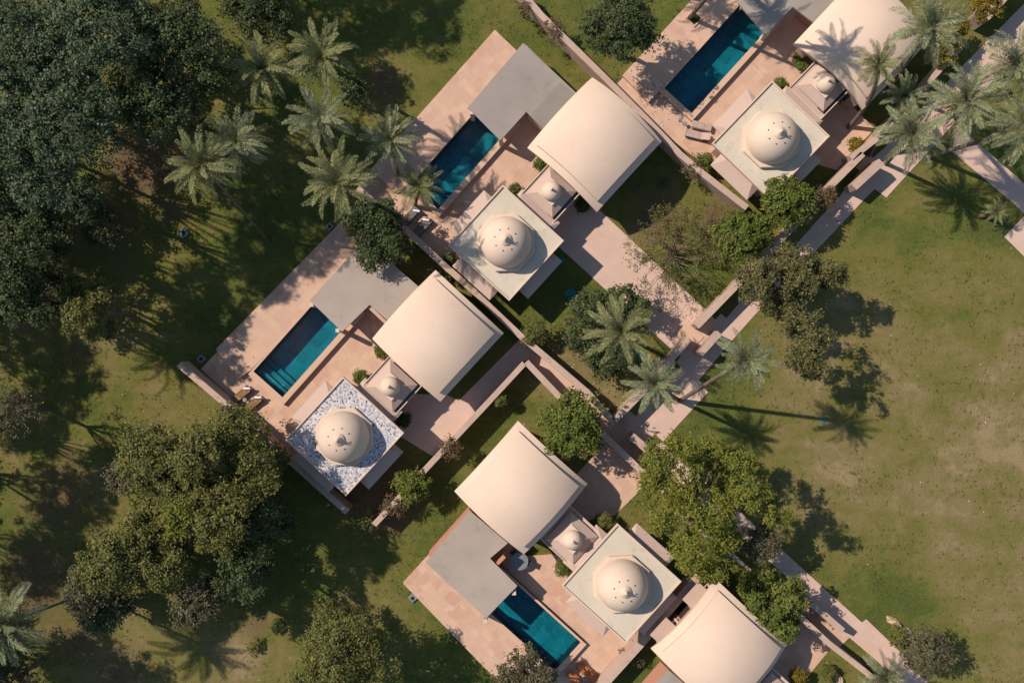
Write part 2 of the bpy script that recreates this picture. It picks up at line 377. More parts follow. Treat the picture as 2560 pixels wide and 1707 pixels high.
# ground as one sheet, open where the pools are dug in
g = MB().prism([(-260, -260), (260, -260), (260, 260), (-260, 260)], -0.35, 0.0, [pool_hole(i, 0.2) for i in range(4)])
struct(g.build('ground', 'lawn'))

for i, ((cs, lab, st), (c, a, hx, hy)) in enumerate(zip(POOLS, pool_geo)):
    t = thing('swimming_pool', (c.x, c.y, 0), lab, 'pool', 'villa swimming pools', a)
    b = MB(); d = -1.0; th = 0.2
    MB().box(-hx - th, hx + th, -hy - th, hy + th, d - 0.2, d).build('floor', 'tile', t)
    for x0, x1, y0, y1 in ((-hx - th, -hx, -hy - th, hy + th), (hx, hx + th, -hy - th, hy + th), (-hx, hx, -hy - th, -hy), (-hx, hx, hy, hy + th)):
        b.box(x0, x1, y0, y1, d, ZT - 0.06)
    b.build('basin', 'walltile', t)
    cw = 0.42; k = MB(); z0, z1 = 0.03, ZT + 0.02
    k.prism([(-hx - cw, -hy - cw), (hx + cw, -hy - cw), (hx + cw, hy + cw * .4), (-hx - cw, hy + cw * .4)], ZT - 0.06, z1, [[(-hx, -hy), (hx, -hy), (hx, hy), (-hx, hy)]])
    if i == 3:
        for q in range(len(k.v)):
            pass
    k.box(-hx - cw + .003, hx + cw - .003, -hy - cw + .003, -hy - th, z0, ZT - 0.06)
    k.box(-hx - cw + .003, -hx - th, -hy - th, hy + .1, z0, ZT - 0.06)
    k.build('coping', 'coping', t, 0.012)
    MB().add([(-hx, -hy, ZT - .09), (hx, -hy, ZT - .09), (hx, hy, ZT - .09), (-hx, hy, ZT - .09)], [(0, 1, 2, 3)]).build('water_surface', 'water', t)
    if st:
        for q in range(3):
            MB().box(-hx + .004, -hx + 0.42 * (3 - q), -hy + .004, hy - .004, d + 0.004, d + 0.24 * (q + 1)).build('step', 'tile', t)

# ------------------------------------------------------------------ paving
PAVED = []
def slab(name, poly, z, mat='paving', z0=-0.3, holes=()):
    PAVED.append(poly)
    return struct(MB().prism(P(poly, z), z0, z, holes).build(name, mat))
def dhole(i): return pool_hole(i, 0.19)

# villa 1 (centre top)
slab('courtyard', [(1233, 82), (1430, 250), (1420, 420), (1300, 560), (1160, 660), (1110, 652), (900, 466), (908, 450)], ZC, holes=[dhole(0)])
slab('terrace', [(1237, 75), (1312, 146), (1244, 212), (1209, 247), (1026, 460), (985, 480), (927, 423)], ZT)
slab('path', [(1378, 470), (1440, 470), (1766, 776), (1790, 800), (1724, 905), (1675, 871), (1399, 619), (1340, 560)], 0.05, 'path')
# villa 2 (left)
slab('courtyard', [(853, 556), (960, 690), (1010, 800), (1010, 900), (930, 990), (860, 1090), (740, 1160), (700, 1105), (502, 922)], ZC, holes=[dhole(1)])
slab('terrace', [(856, 551), (912, 600), (850, 685), (819, 718), (628, 924), (597, 945), (540, 872)], ZT)
slab('path', [(1000, 1090), (1005, 985), (1112, 985), (1147, 1001), (1297, 850), (1330, 868), (1545, 1055), (1510, 1090), (1311, 903), (1086, 1143)], 0.05, 'path')
# villa 3 (bottom centre)
slab('courtyard', [(1012, 1457), (1174, 1276), (1310, 1390), (1440, 1380), (1600, 1600), (1480, 1725), (1380, 1800)], ZC, holes=[dhole(3)])
slab('terrace', [(1007, 1457), (1070, 1388), (1174, 1271), (1205, 1300), (1210, 1450), (1177, 1490), (1383, 1682), (1300, 1760)], ZT)
slab('path', [(1445, 1180), (1520, 1104), (1626, 1200), (1537, 1288), (1470, 1300), (1400, 1262)], 0.05)
slab('path', [(1500, 1090), (1560, 1045), (1645, 1128), (1720, 1195), (1660, 1240), (1625, 1205)], 0.046)
# villa 4 (top right)
slab('courtyard', [(1785, -55), (2060, -60), (2010, 200), (1900, 420), (1770, 420), (1655, 330), (1541, 212)], ZC, holes=[dhole(2)])
slab('terrace', [(1556, 189), (1780, -55), (1880, -60), (1877, -20), (1656, 217), (1622, 256)], ZT)
slab('path', [(1990, 300), (2050, 220), (2094, 254), (2133, 268), (2187, 322), (2092, 426), (2010, 400)], 0.05)
# villa 5 (bottom right)
slab('courtyard', [(1604, 1707), (1651, 1653), (1700, 1700), (1740, 1760), (1640, 1800), (1560, 1760)], ZC, 'redwall')
slab('path', [(1900, 1660), (1979, 1570), (2010, 1552), (2078, 1618), (2020, 1690), (1960, 1740), (1900, 1720)], 0.05)
slab('path', [(1990, 1510), (2030, 1500), (2124, 1593), (2090, 1625)], 0.046)
# public path round the gardens
slab('path', [(1658, 1103), (1770, 980), (1747, 950), (1831, 850), (1888, 786), (2113, 550), (2162, 497), (2187, 473), (2216, 494), (2300, 402), (2480, 205), (2620, 70), (2590, -20), (2408, 163),
              (2250, 335), (2150, 425), (2100, 490), (2044, 550), (1967, 638), (1853, 752), (1816, 795), (1803, 783), (1720, 866), (1690, 905), (1702, 919), (1605, 1024), (1590, 1040), (1573, 1027), (1500, 1105), (1560, 1150), (1637, 1085)], 0.03, 'path')
slab('path', [(1658, 1106), (1952, 1371), (2036, 1448), (2155, 1555), (2166, 1547), (2270, 1647), (2268, 1658), (2400, 1780), (2310, 1780), (2200, 1658), (2124, 1593), (1971, 1444), (1887, 1371), (1610, 1120)], 0.026, 'path')
slab('path', [(2380, 379), (2534, 509), (2620, 590), (2660, 545), (2392, 312)], 0.035, 'path')
slab('path', [(2511, 592), (2600, 500), (2700, 600), (2640, 720)], 0.041, 'path')
# step between the raised forecourts and the public path (gate steps)
for pl in ([(1688, 838), (1728, 876), (1760, 842), (1720, 802)], [(2140, 418), (2168, 446), (2200, 412), (2172, 384)]):
    slab('gate_step', pl, 0.12, 'paving')

# ------------------------------------------------------------------ vaulted houses
def vault_house(cs, label, name='vaulted_house', seed=0, awn=()):
    zc, rise, th = 3.0, 1.0, 0.22
    c, a, hx, hy = rect(cs, zc)
    t = thing(name, c, label, 'house', 'vaulted villa houses', a)
    def zf(x, y, z0=zc): return z0 + rise * (1 - (x / hx) ** 2) + rise * (1 - (y / hy) ** 2)
    def shell(fx, fy, lo, hi, n=28):
        b = MB(); top = []; vs = []; fs = []
        for j in range(n + 1):
            for i in range(n + 1):
                x = -fx + 2 * fx * i / n; y = -fy + 2 * fy * j / n; vs.append((x, y, zf(x, y) + hi))
        for j in range(n):
            for i in range(n):
                q = j * (n + 1) + i; fs.append((q, q + 1, q + n + 2, q + n + 1))
        b.add(vs, fs, True)
        m = len(vs); b.add([(x, y, z - hi + lo) for x, y, z in vs], [f[::-1] for f in fs], True)
        ring = [i for i in range(n)] + [j * (n + 1) + n for j in range(n)] + [n * (n + 1) + n - i for i in range(n)] + [(n - j) * (n + 1) for j in range(n)]
        sv = []; sf = []
        for k in range(len(ring)):
            p0 = vs[ring[k]]; p1 = vs[ring[(k + 1) % len(ring)]]
            o = len(sv); sv += [p0, p1, (p1[0], p1[1], p1[2] - hi + lo), (p0[0], p0[1], p0[2] - hi + lo)]; sf.append((o + 3, o + 2, o + 1, o))
        return b.add(sv, sf)
    shell(hx, hy, -th, 0.0).build('roof', 'roof', t)
    shell(hx - 0.46, hy - 0.46, -0.05, 0.33).build('raised_roof', 'roof', t)
    # walls with arched tops
    ins = 0.42; b = MB(); wx, wy = hx - ins, hy - ins; n = 16; w = 0.3
    for side in range(4):
        for q in range(n):
            s0 = -1 + 2 * q / n; s1 = -1 + 2 * (q + 1) / n
            def pt(s, o):
                if side == 0: return (s * (wx - o), -(wy - o))
                if side == 1: return ((wx - o), s * (wy - o))
                if side == 2: return (-s * (wx - o), (wy - o))
                return (-(wx - o), -s * (wy - o))
            A, B, C_, D = pt(s0, 0), pt(s1, 0), pt(s1, w), pt(s0, w)
            lo = ZC - 0.05
            vs = [(*p_, lo) for p_ in (A, B, C_, D)] + [(p_[0], p_[1], zf(*p_) - th + 0.02) for p_ in (A, B, C_, D)]
            b.add(vs, [(0, 1, 5, 4), (2, 3, 7, 6), (4, 5, 6, 7)])
    b.build('wall', 'wall', t)
    for sx in (-1, 1):
        for yy in (-1.6, 1.6):
            f = MB().box(sx * wx - .04, sx * wx + .04, yy - .55, yy + .55, 0.9, 2.2).build('window', 'wood_dark', t, .01)
    for yy in (-1, 1):
        MB().box(-0.5, 0.5, yy * wy - .04, yy * wy + .04, ZC, 2.15).build('door', 'wood_dark', t, .01)
    for (u, side) in awn:                     # small stone hoods over the openings of one wall
        y0 = side * wy
        MB().box(u - 0.85, u + 0.85, min(y0, y0 + side * 0.95), max(y0, y0 + side * 0.95), 2.35, 2.5).build('stone_hood', 'awning', t, .01)
        MB().box(u + 1.05, u + 1.2, min(y0, y0 + side * 0.3), max(y0, y0 + side * 0.3), 1.9, 2.2).build('bracket', 'trim', t, .01)
    return t

VH = [
    ([(1321, 370.5), (1481, 190), (1651, 355), (1493, 532.5)], 'cream vaulted house casting a round shadow on the lawn beside the dead looking shrub', ()),
    ([(929, 846), (1090, 676), (1258.6, 832), (1102, 1004.5)], 'cream vaulted house next to the pavilion with a speckled mosaic roof', ()),
    ([(1136.5, 1226.6), (1295.7, 1051), (1466.6, 1208.4), (1310, 1386.6)], 'cream vaulted house below the round bright green tree', ()),
    ([(1983, 111), (2148, -65), (2322, 98), (2157, 274)], 'cream vaulted house shaded by palm fronds, in the upper right corner', ()),
    ([(1627, 1621), (1788, 1446), (1968, 1609), (1807, 1784)], 'cream vaulted house cut off by the lower edge of the photo', ((-1.9, 1), (1.5, 1))),
]
for cs, lab, aw in VH: vault_house(cs, lab, awn=aw)

# ------------------------------------------------------------------ domed pavilions
def pavilion(cs, label, floor='terrace_roof'):
    zp = 3.5
    c, a, hx, hy = rect(cs, zp)
    t = thing('domed_pavilion', c, label, 'pavilion', 'square domed pavilions', a)
    zr = zp - 0.13
    MB().box(-hx + .09, hx - .09, -hy + .09, hy - .09, zr - .22, zr).build('terrace_roof', floor, t)
    MB().prism([(-hx, -hy), (hx, -hy), (hx, hy), (-hx, hy)], zr - .24, zp, [[(-hx + .1, -hy + .1), (hx - .1, -hy + .1), (hx - .1, hy - .1), (-hx + .1, hy - .1)]]).build('parapet', 'trim', t, 0.012)
    w = 0.45
    MB().prism([(-hx + w, -hy + w), (hx - w, -hy + w), (hx - w, hy - w), (-hx + w, hy - w)], ZC - .05, zr - .225).build('wall', 'wall', t)
    for sd in range(4):
        an = sd * math.pi / 2; h2 = hy if sd % 2 else hx
        ca, sa = round(math.cos(an)), round(math.sin(an))
        f = lambda x, y: (ca * x - sa * y, sa * x + ca * y)
        d0, d1 = h2 - w, h2 + 0.86; L, l = 1.80, 1.05
        z_in, z_out = 2.85, 2.42
        vs = [(*f(d0, -l), z_in), (*f(d0, l), z_in), (*f(d1, L), z_out), (*f(d1, -L), z_out), (*f(d0, L), z_out), (*f(d0, -L), z_out)]
        vs += [(x, y, z_out - 0.09) for x, y, z in (vs[5], vs[4], vs[2], vs[3])]
        MB().add(vs, [(0, 3, 2, 1), (1, 2, 4), (0, 5, 3), (6, 7, 8, 9), (3, 9, 8, 2), (4, 2, 8, 7), (5, 6, 9, 3), (0, 1, 4, 5), (5, 4, 7, 6)]).build('awning', 'awning', t)
        x0, y0 = f(h2 - w, 0)
        MB().box(min(x0, x0 + ca * .05) - (.5 if sa else .02), max(x0, x0 + ca * .05) + (.5 if sa else .02), min(y0, y0 + sa * .05) - (.5 if ca else .02), max(y0, y0 + sa * .05) + (.5 if ca else .02), ZC if sd == 0 else 0.9, 2.2).build('door' if sd == 0 else 'window', 'wood_dark', t)
    # octagonal drum and dome
    ap = 1.965; rr = ap / math.cos(math.pi / 8)
    MB().lathe([(rr, zr - .02), (rr, zr + .34), (rr - .06, zr + .38)], 8, smooth=False, phase=math.pi / 8).build('drum', 'dome', t)
    zb = zr + .375; Rd, Hd = 1.79, 1.9; prof = [(Rd, zb), (Rd + .012, zb + .12)]
    prof += [(Rd * math.cos(u), zb + .12 + Hd * math.sin(u)) for u in [k * math.pi / 2 / 22 for k in range(1, 22)]] + [(0.02, zb + .12 + Hd)]
    dm = MB().lathe(prof, 64).build('dome', 'dome', t)
    zt = zb + .12 + Hd
    MB().lathe([(0.42, zt - .075), (0.43, zt + .0), (0.37, zt + .05), (0.27, zt + .12), (0.17, zt + .30), (0.08, zt + .52), (0.015, zt + .66)], 28).build('finial', 'dome', dm)
    for k in range(8):
        an = k * math.pi / 4 + math.pi / 8 + .1; r = 0.76
        z = zb + .12 + Hd * math.sqrt(1 - (r / Rd) ** 2)
        MB().lathe([(0.052, z - .06), (0.052, z + .012), (0.04, z + .02)], 12, r * math.cos(an), r * math.sin(an)).build('vent', 'dark', dm)
    return t

pavilion([(1122, 613), (1256, 461), (1410, 602), (1272, 753)], 'domed pavilion whose roof and dome are streaked with palm frond shadows')
pavilion([(709, 1098.7), (858.7, 944.8), (1011.8, 1081), (865.5, 1238)], 'domed pavilion with a black and white speckled mosaic roof', 'mosaic')
pavilion([(1780, 361), (1927, 203), (2083, 343), (1920, 491)], 'domed pavilion in full sun partly covered by the glossy green bush')
pavilion([(1407.7, 1463.5), (1544, 1306), (1702, 1452.8), (1564, 1610.8)], 'domed pavilion between the pool with teak loungers and the big yellow green tree')

# ------------------------------------------------------------------ small domed porches
def porch(cs, label, axis):
    """axis 'x': the porch links buildings standing to its NE and SW; 'y': NW and SE"""
    zo = 2.75
    c, a, hx, hy = rect(cs, zo)
    t = thing('domed_porch', c, label, 'porch', 'small domed link porches', a)
    bx, by = (hx + .45, hy + .28) if axis == 'x' else (hx + .28, hy + .45)
    MB().box(-bx, bx, -by, by, 2.28, 2.46).build('flat_roof', 'awning', t, .01)
    fr = MB()
    fr.prism([(-bx, -by), (bx, -by), (bx, by), (-bx, by)], 2.462, 2.56, [[(-bx + .07, -by + .07), (bx - .07, -by + .07), (bx - .07, by - .07), (-bx + .07, by - .07)]])
    fr.build('roof_rim', 'trim', t)
    MB().box(-hx * .62, hx * .62, -hy * .62, hy * .62, 2.462, 2.74).build('neck', 'trim', t)
    MB().box(-hx, hx, -by + .09, -hy * .63, 2.463, 2.50).build('dark_strip', 'slate', t)  # dark slate coloured strip along the SE edge of the flat roof
    MB().frustum((hx, hy), 2.74, (hx * .56, hy * .56), 3.12).build('hipped_eave', 'awning', t)
    MB().box(-hx * .555, hx * .555, -hy * .555, hy * .555, 3.122, 3.22).build('dome_base', 'dome', t)
    r = 0.70; z = 3.22
    prof = [(r * .93, z), (r * .95, z + .06), (r, z + .14)] + [(r * math.cos(u), z + .14 + .68 * math.sin(u)) for u in [k * math.pi / 2 / 12 for k in range(1, 12)]] + [(0.01, z + .82)]
    dm = MB().lathe(prof, 36).build('dome', 'dome', t)
    MB().lathe([(0.15, z + .79), (0.12, z + .86), (0.05, z + .92), (0.10, z + 1.0), (0.06, z + 1.1), (0.012, z + 1.24)], 14).build('finial', 'trim', dm)
    for sx in (-1, 1):
        for sy in (-1, 1):
            MB().box(sx * (bx - .25) - .12, sx * (bx - .25) + .12, sy * (by - .25) - .12, sy * (by - .25) + .12, 0.02, 2.279).build('column', 'wall', t, .015)
    return t

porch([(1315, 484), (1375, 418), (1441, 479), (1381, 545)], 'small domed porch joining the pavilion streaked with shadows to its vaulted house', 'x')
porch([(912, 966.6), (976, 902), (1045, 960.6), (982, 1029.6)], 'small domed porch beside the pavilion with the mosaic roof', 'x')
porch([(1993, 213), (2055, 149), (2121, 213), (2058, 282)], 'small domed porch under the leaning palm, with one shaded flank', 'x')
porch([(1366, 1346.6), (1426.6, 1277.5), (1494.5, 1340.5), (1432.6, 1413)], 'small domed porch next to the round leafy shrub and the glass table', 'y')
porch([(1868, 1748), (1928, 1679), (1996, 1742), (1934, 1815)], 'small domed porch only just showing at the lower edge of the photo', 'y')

# ------------------------------------------------------------------ flat roofed pool shelters
def shelter(poly, cols, walls, label, mat='concrete', strip=None):
    z1 = 2.55; pts = P(poly, z1)
    c = sum(pts, Vector()) / len(pts); base = Vector((c.x, c.y, 0))
    t = thing('pool_shelter', base, label, 'shelter', 'flat roofed pool shelters')
    loc = [(p.x - base.x, p.y - base.y) for p in pts]
    MB().prism(loc, z1 - .2, z1).build('flat_roof', mat, t, 0.012)
    if strip: MB().prism([(p.x - base.x, p.y - base.y) for p in P(strip, z1 + .03)], z1 + .002, z1 + .03).build('roof_strip', 'concrete_dark', t)
    for (x, y) in cols:
        q = W(x, y, ZC) - base
        MB().box(q.x - .14, q.x + .14, q.y - .14, q.y + .14, .1, z1 - .202).build('column', 'trim', t, .015)
    for (a, b, m) in walls:
        p, q = W(*a, 0) - base, W(*b, 0) - base; d = (q - p); n = Vector((-d.y, d.x, 0)).normalized() * .12
        MB().prism([(p + n)[:2], (q + n)[:2], (q - n)[:2], (p - n)[:2]], .03, z1 - .202).build('wall', m, t)
    return t
shelter([(1169, 269), (1308, 108), (1455, 246), (1372, 336), (1316, 280), (1251, 352)], [(1253, 363), (1183, 300)], [((1310, 140), (1430, 255), 'wall'), ((1322, 300), (1365, 340), 'wall')],
        'grey flat concrete shelter roof at the end of the pool under two palms', strip=[(1327, 287), (1400, 206), (1450, 247), (1370, 333)])
shelter([(774, 751), (911, 600), (1060, 728), (985, 816), (924, 762), (855, 829)], [(858, 827), (795, 765)], [((920, 612), (1040, 718), 'wall'), ((935, 770), (975, 808), 'wall')],
        'mottled grey concrete shelter roof half under the dark leafy tree', 'concrete_pale')
shelter([(1845, 8), (1990, -150), (2120, -30), (2040, 62), (1982, 18), (1914, 88)], [(1902, 100), (1852, 24)], [((1988, 40), (2022, 70), 'redwall')],
        'grey flat shelter roof dappled with palm shadow at the top of the photo')
shelter([(1064, 1405.4), (1175, 1276), (1270, 1357), (1225, 1395.4), (1293.6, 1463.8), (1215, 1545)], [(1285, 1462), (1216, 1530)], [((1228, 1408), (1262, 1372), 'redwall')],
        'pale concrete shelter roof with a terracotta wall along one side', 'concrete_pale')
shelter([(1560, 1790), (1672, 1674), (1760, 1750), (1640, 1880)], [(1660, 1700)], [], 'speckled grey shelter roof touching the lower edge of the photo')
# terracotta side wall of the lower shelter
p, q = W(1074, 1391, 1.9), W(1177, 1275, 1.9); d = q - p; n = Vector((-d.y, d.x, 0)).normalized() * .16
tag(MB().prism([(p + n)[:2], (q + n)[:2], (q - n)[:2], (p - n)[:2]], .1, 1.9).build('screen_wall', 'redwall', None, .015), 'low terracotta screen wall along the pale shelter roof', 'wall')

# ------------------------------------------------------------------ garden walls
def gwall(pts, label, w=0.5, h=1.8, mat='gwall'):
    w *= .9; q = [W(x, y, h) for x, y in pts]; L = []; Rr = []
    for i, p_ in enumerate(q):
        d = Vector((0, 0, 0))
        if i > 0: d += (q[i] - q[i - 1]).normalized()
        if i < len(q) - 1: d += (q[i + 1] - q[i]).normalized()
        d.normalize(); n_ = Vector((-d.y, d.x, 0)) * w / 2
        L.append((p_ + n_)[:2]); Rr.append((p_ - n_)[:2])
    o = MB().prism(L + Rr[::-1], -.1, h).build('garden_wall', mat, None, 0.02)
    return tag(o, label, 'wall', 'stone garden walls')
gwall([(1296, -30), (1353, 38), (1414, 98), (1502, 184), (1600, 282), (1700, 385), (1765, 440), (1868, 520)], 'weathered stone wall between the top vaulted house and the blue pool, overgrown by dry creeper', .5)
gwall([(893, 470), (1006, 566), (1109, 662), (1174, 719), (1300, 838), (1395, 918), (1470, 982), (1533, 1053)], 'long stone wall between the two villas in the middle, running past the dark leafy tree')
gwall([(446, 910), (545, 994), (700, 1130), (868, 1280)], 'stone wall with a pale free end, beside the brown loungers', .5)
gwall([(1311, 908), (1200, 1028), (1090, 1145), (935, 1312)], 'stone wall behind the mosaic roofed villa with a golden bush on it', .45)
gwall([(1316, 905), (1395, 988), (1508, 1086), (1622, 1195)], 'stone wall passing under the round bright green tree', .5)
gwall([(1536, 1052), (1600, 987), (1724, 846)], 'stone wall with a palm crown hanging over it', .52)
gwall([(1742, 816), (1931, 622), (2000, 548), (2074, 468), (2158, 384)], 'stone wall along the public path below the glossy green bushes', .52)
gwall([(2128, 396), (2192, 346), (2241, 291)], 'short stone wall between the shaded forecourt and the palms', .5)
gwall([(2321, 206), (2402, 118)], 'narrow stone wall near the golden shrub in the upper right', .45)
gwall([(2135, 468), (2205, 404)], 'detached gate wall in front of the shaded forecourt', .62, 1.8)
gwall([(1751, 885), (1800, 832)], 'detached gate wall on the path beside the tall palm', .5, 1.8)
gwall([(1579, 1090), (1640, 1142)], 'detached gate wall beside the dark timber bench', .62, 1.7)
gwall([(2030, 1509), (2108, 1577)], 'detached gate wall on the lower right path', .5, 1.7)
gwall([(1998, 1538), (2074, 1609), (2166, 1680), (2230, 1740)], 'stone wall next to the lower right forecourt', .45)
gwall([(1700, 1290), (1827, 1385), (1900, 1450)], 'thin grey wall in shade behind the big yellow green tree', .35)
gwall([(1757, 1428), (1600, 1612), (1480, 1745)], 'stone wall running behind the lower pavilion towards the teak loungers', .62)
gwall([(2462, 40), (2530, -35), (2580, -95)], 'pale wall top at the very upper right edge', 1.0, 2.4)

# ------------------------------------------------------------------ vegetation
def rng_of(seed): return np.random.default_rng(seed)

def leaves(rng, C, Nrm, size, wid=0.5, flat=0.55):
    """one four cornered leaf per centre; Nrm = outward direction of its clump"""
    n = len(C)
    nr = Nrm * 0.55 + rng.normal(0, 0.55, (n, 3)) + np.array([0, 0, flat]); nr /= np.linalg.norm(nr, axis=1, keepdims=True) + 1e-9
    t = np.cross(nr, rng.normal(0, 1, (n, 3))); t /= np.linalg.norm(t, axis=1, keepdims=True) + 1e-9
    b = np.cross(nr, t); s = (size * rng.uniform(0.65, 1.3, n))[:, None]
    V = np.stack([C - t * s * .5, C + b * s * wid * .5, C + t * s * .5, C - b * s * wid * .5], 1).reshape(-1, 3)
    F = np.arange(4 * n).reshape(n, 4); return V, F

def crown_mesh(name, lobes, mat, seed, leaf=0.24, dens=1.0, clump=0.42, per=34, zsq=0.8, gap=0.25, wid=0.5):
    rng = rng_of(seed); Cs = []; Ns = []
    for (x, y, z, r) in lobes:
        n = max(8, int(2.6 * math.pi * r * r / (clump * clump * 1.5) * dens))
        d = rng.normal(0, 1, (n, 3)); d /= np.linalg.norm(d, axis=1, keepdims=True)
        d[:, 2] = np.where(d[:, 2] < -0.25, -d[:, 2], d[:, 2])
        rad = r * rng.uniform(0.70, 1.06, n)
        lump = 1 + 0.16 * np.sin(d[:, 0] * 5 + seed) * np.cos(d[:, 1] * 4 + x) + 0.1 * np.sin(d[:, 2] * 7 + y)
        c = d * (rad * lump)[:, None] * np.array([1, 1, zsq]) + np.array([x, y, z])
        far = rng.uniform(0, 1, n) < .13; c[far] += d[far] * (r * rng.uniform(.08, .34, far.sum()))[:, None]
        keep = rng.uniform(0, 1, n) > gap * (0.5 + 0.5 * np.sin(d[:, 0] * 3.1 + d[:, 1] * 2.3 + seed * 1.7))
        c = c[keep]; d = d[keep]; m = len(c)
        k = per; rc = clump * rng.uniform(0.55, 1.25, m)
        o = rng.normal(0, 0.46, (m, k, 3)); o[:, :, 2] = o[:, :, 2] * 0.45 - 0.35 * (o[:, :, 0] ** 2 + o[:, :, 1] ** 2)
        pts = (c[:, None, :] + o * rc[:, None, None]).reshape(-1, 3)
        Cs.append(pts); Ns.append(np.repeat(d, k, 0))
    C = np.concatenate(Cs); N = np.concatenate(Ns)
    V, F = leaves(rng, C, N, leaf, wid); return npmesh(name, V, F, mat)

def auto_lobes(R_, htop, seed, n=8, elong=(1, 1), zs=0.8):
    rng = rng_of(seed + 999); L = [(0, 0, htop - R_ * .5 * zs, R_ * .55)]
    for i in range(n):
        a = 2 * math.pi * (i + rng.uniform(-.3, .3)) / n; q = R_ * rng.uniform(.45, .68); r = R_ * rng.uniform(.28, .44)
        L.append((q * math.cos(a) * elong[0], q * math.sin(a) * elong[1], htop - R_ * zs * rng.uniform(.5, .95), r))
    return L

def tree(px, py, Rpx, htop, sp, label, seed, name='tree', cat='tree', group=None, lobes=None, base=None, leaf=0.24, dens=1.0, clump=0.42, per=34, gap=0.25, nl=8,
         trunk_r=0.2, zs=0.8, bark='bark', branches=True, wid=0.5, skirt=False):
    hc = htop * 0.72 if htop > 3 else htop * .6
    c = W(px, py, hc); Rw = Rpx * (HC - hc) / FPX
    if skirt and not base: base = (px + (1280 - px) * .05, py + (853 - py) * .05)
    b0 = W(*base, 0) if base else Vector((c.x, c.y, 0))
    t = thing(name, (b0.x, b0.y, 0), label, cat, group)
    off = Vector((c.x - b0.x, c.y - b0.y, 0))
    if lobes:
        rg = rng_of(seed + 5); LB = []
        for (lx, ly, lr) in lobes:
            q = W(lx, ly, hc); r = lr * (HC - hc) / FPX
            m = max(1, int((lr / 48.0)))
            LB.append((q.x - b0.x, q.y - b0.y, htop - r * .75 * zs - rg.uniform(0, .24) * htop, r * .74))
            for k in range(4 + 2 * m):
                an = 2 * math.pi * k / (4 + 2 * m) + rg.uniform(-.4, .4); qd = r * rg.uniform(.55, .78)
                LB.append((q.x - b0.x + qd * math.cos(an), q.y - b0.y + qd * math.sin(an), htop * rg.uniform(.45, .86) - r * .2, r * rg.uniform(.26, .42)))
    else:
        LB = [(x + off.x, y + off.y, z, r) for x, y, z, r in auto_lobes(Rw, htop, seed, nl, zs=zs)]
    if skirt:
        rg = rng_of(seed + 77)
        for k in range(9):
            an = k * .698 + rg.uniform(-.2, .2); q = Rw * rg.uniform(.35, .72)
            LB.append((off.x * .55 + q * math.cos(an), off.y * .55 + q * math.sin(an), htop * rg.uniform(.22, .46), Rw * rg.uniform(.26, .38)))
    me = crown_mesh('crown', LB, sp, seed, leaf, dens, clump, per, zs, gap, wid)
    link('crown', me, t)
    if trunk_r:
        b = MB(); rg = random.Random(seed); fork = Vector((off.x * .55, off.y * .55, htop * .42))
        b.tube([(0, 0, -.1), (fork.x * .35 + rg.uniform(-.1, .1), fork.y * .35, htop * .2), fork], [trunk_r * 1.25, trunk_r, trunk_r * .8], 9)
        if branches:
            for (x, y, z, r) in LB[:14]:
                e = Vector((x, y, z + r * (.35 if rg.random() < .6 else .8))); mid = fork.lerp(e, .5) + Vector((rg.uniform(-.25, .25), rg.uniform(-.25, .25), .2))
                b.tube([fork, mid, e], [trunk_r * .5, trunk_r * .3, trunk_r * .1], 5)
        b.build('trunk', bark, t)
    return t

def twig_shrub(px, py, Rpx, h, label, seed, leafmat=None, nleaf=0, name='bare_shrub', cat='shrub', group=None, mat='twig', n0=16, thick=.028):
    c = W(px, py, h * .5); t = thing(name, (c.x, c.y, 0), label, cat, group)
    rg = random.Random(seed); Rw = Rpx * (HC - h * .5) / FPX; b = MB(); tips = []
    def grow(p, d, ln, r, lv):
        q = p + d * ln; m = p.lerp(q, .5) + Vector((rg.uniform(-.06, .06), rg.uniform(-.06, .06), rg.uniform(-.03, .06))) * ln * 1.5
        b.tube([p, m, q], [r, r * .8, r * .55], 4, False); tips.append(q); tips.append(m)
        if lv:
            for _ in range(rg.choice((2, 3, 3))):
                e = (d + Vector((rg.uniform(-.8, .8), rg.uniform(-.8, .8), rg.uniform(-.35, .4)))).normalized(); grow(q, e, ln * rg.uniform(.5, .8), r * .55, lv - 1)
    for i in range(n0):
        a = 2 * math.pi * i / n0 + rg.uniform(-.2, .2); el = rg.uniform(.35, 1.2)
        grow(Vector((0, 0, 0)), Vector((math.cos(a) * math.cos(el), math.sin(a) * math.cos(el), math.sin(el) * h / max(Rw, .1) * .9)).normalized(), Rw * .46, thick, 3)
    b.build('branches', mat, t)
    if leafmat:
        rng = rng_of(seed); T = np.array([tuple(x) for x in tips]); idx = rng.integers(0, len(T), nleaf)
        C = T[idx] + rng.normal(0, .09, (nleaf, 3)); V, F = leaves(rng, C, rng.normal(0, .3, (nleaf, 3)), .13)
        link('foliage', npmesh('foliage', V, F, leafmat), t)
    return t

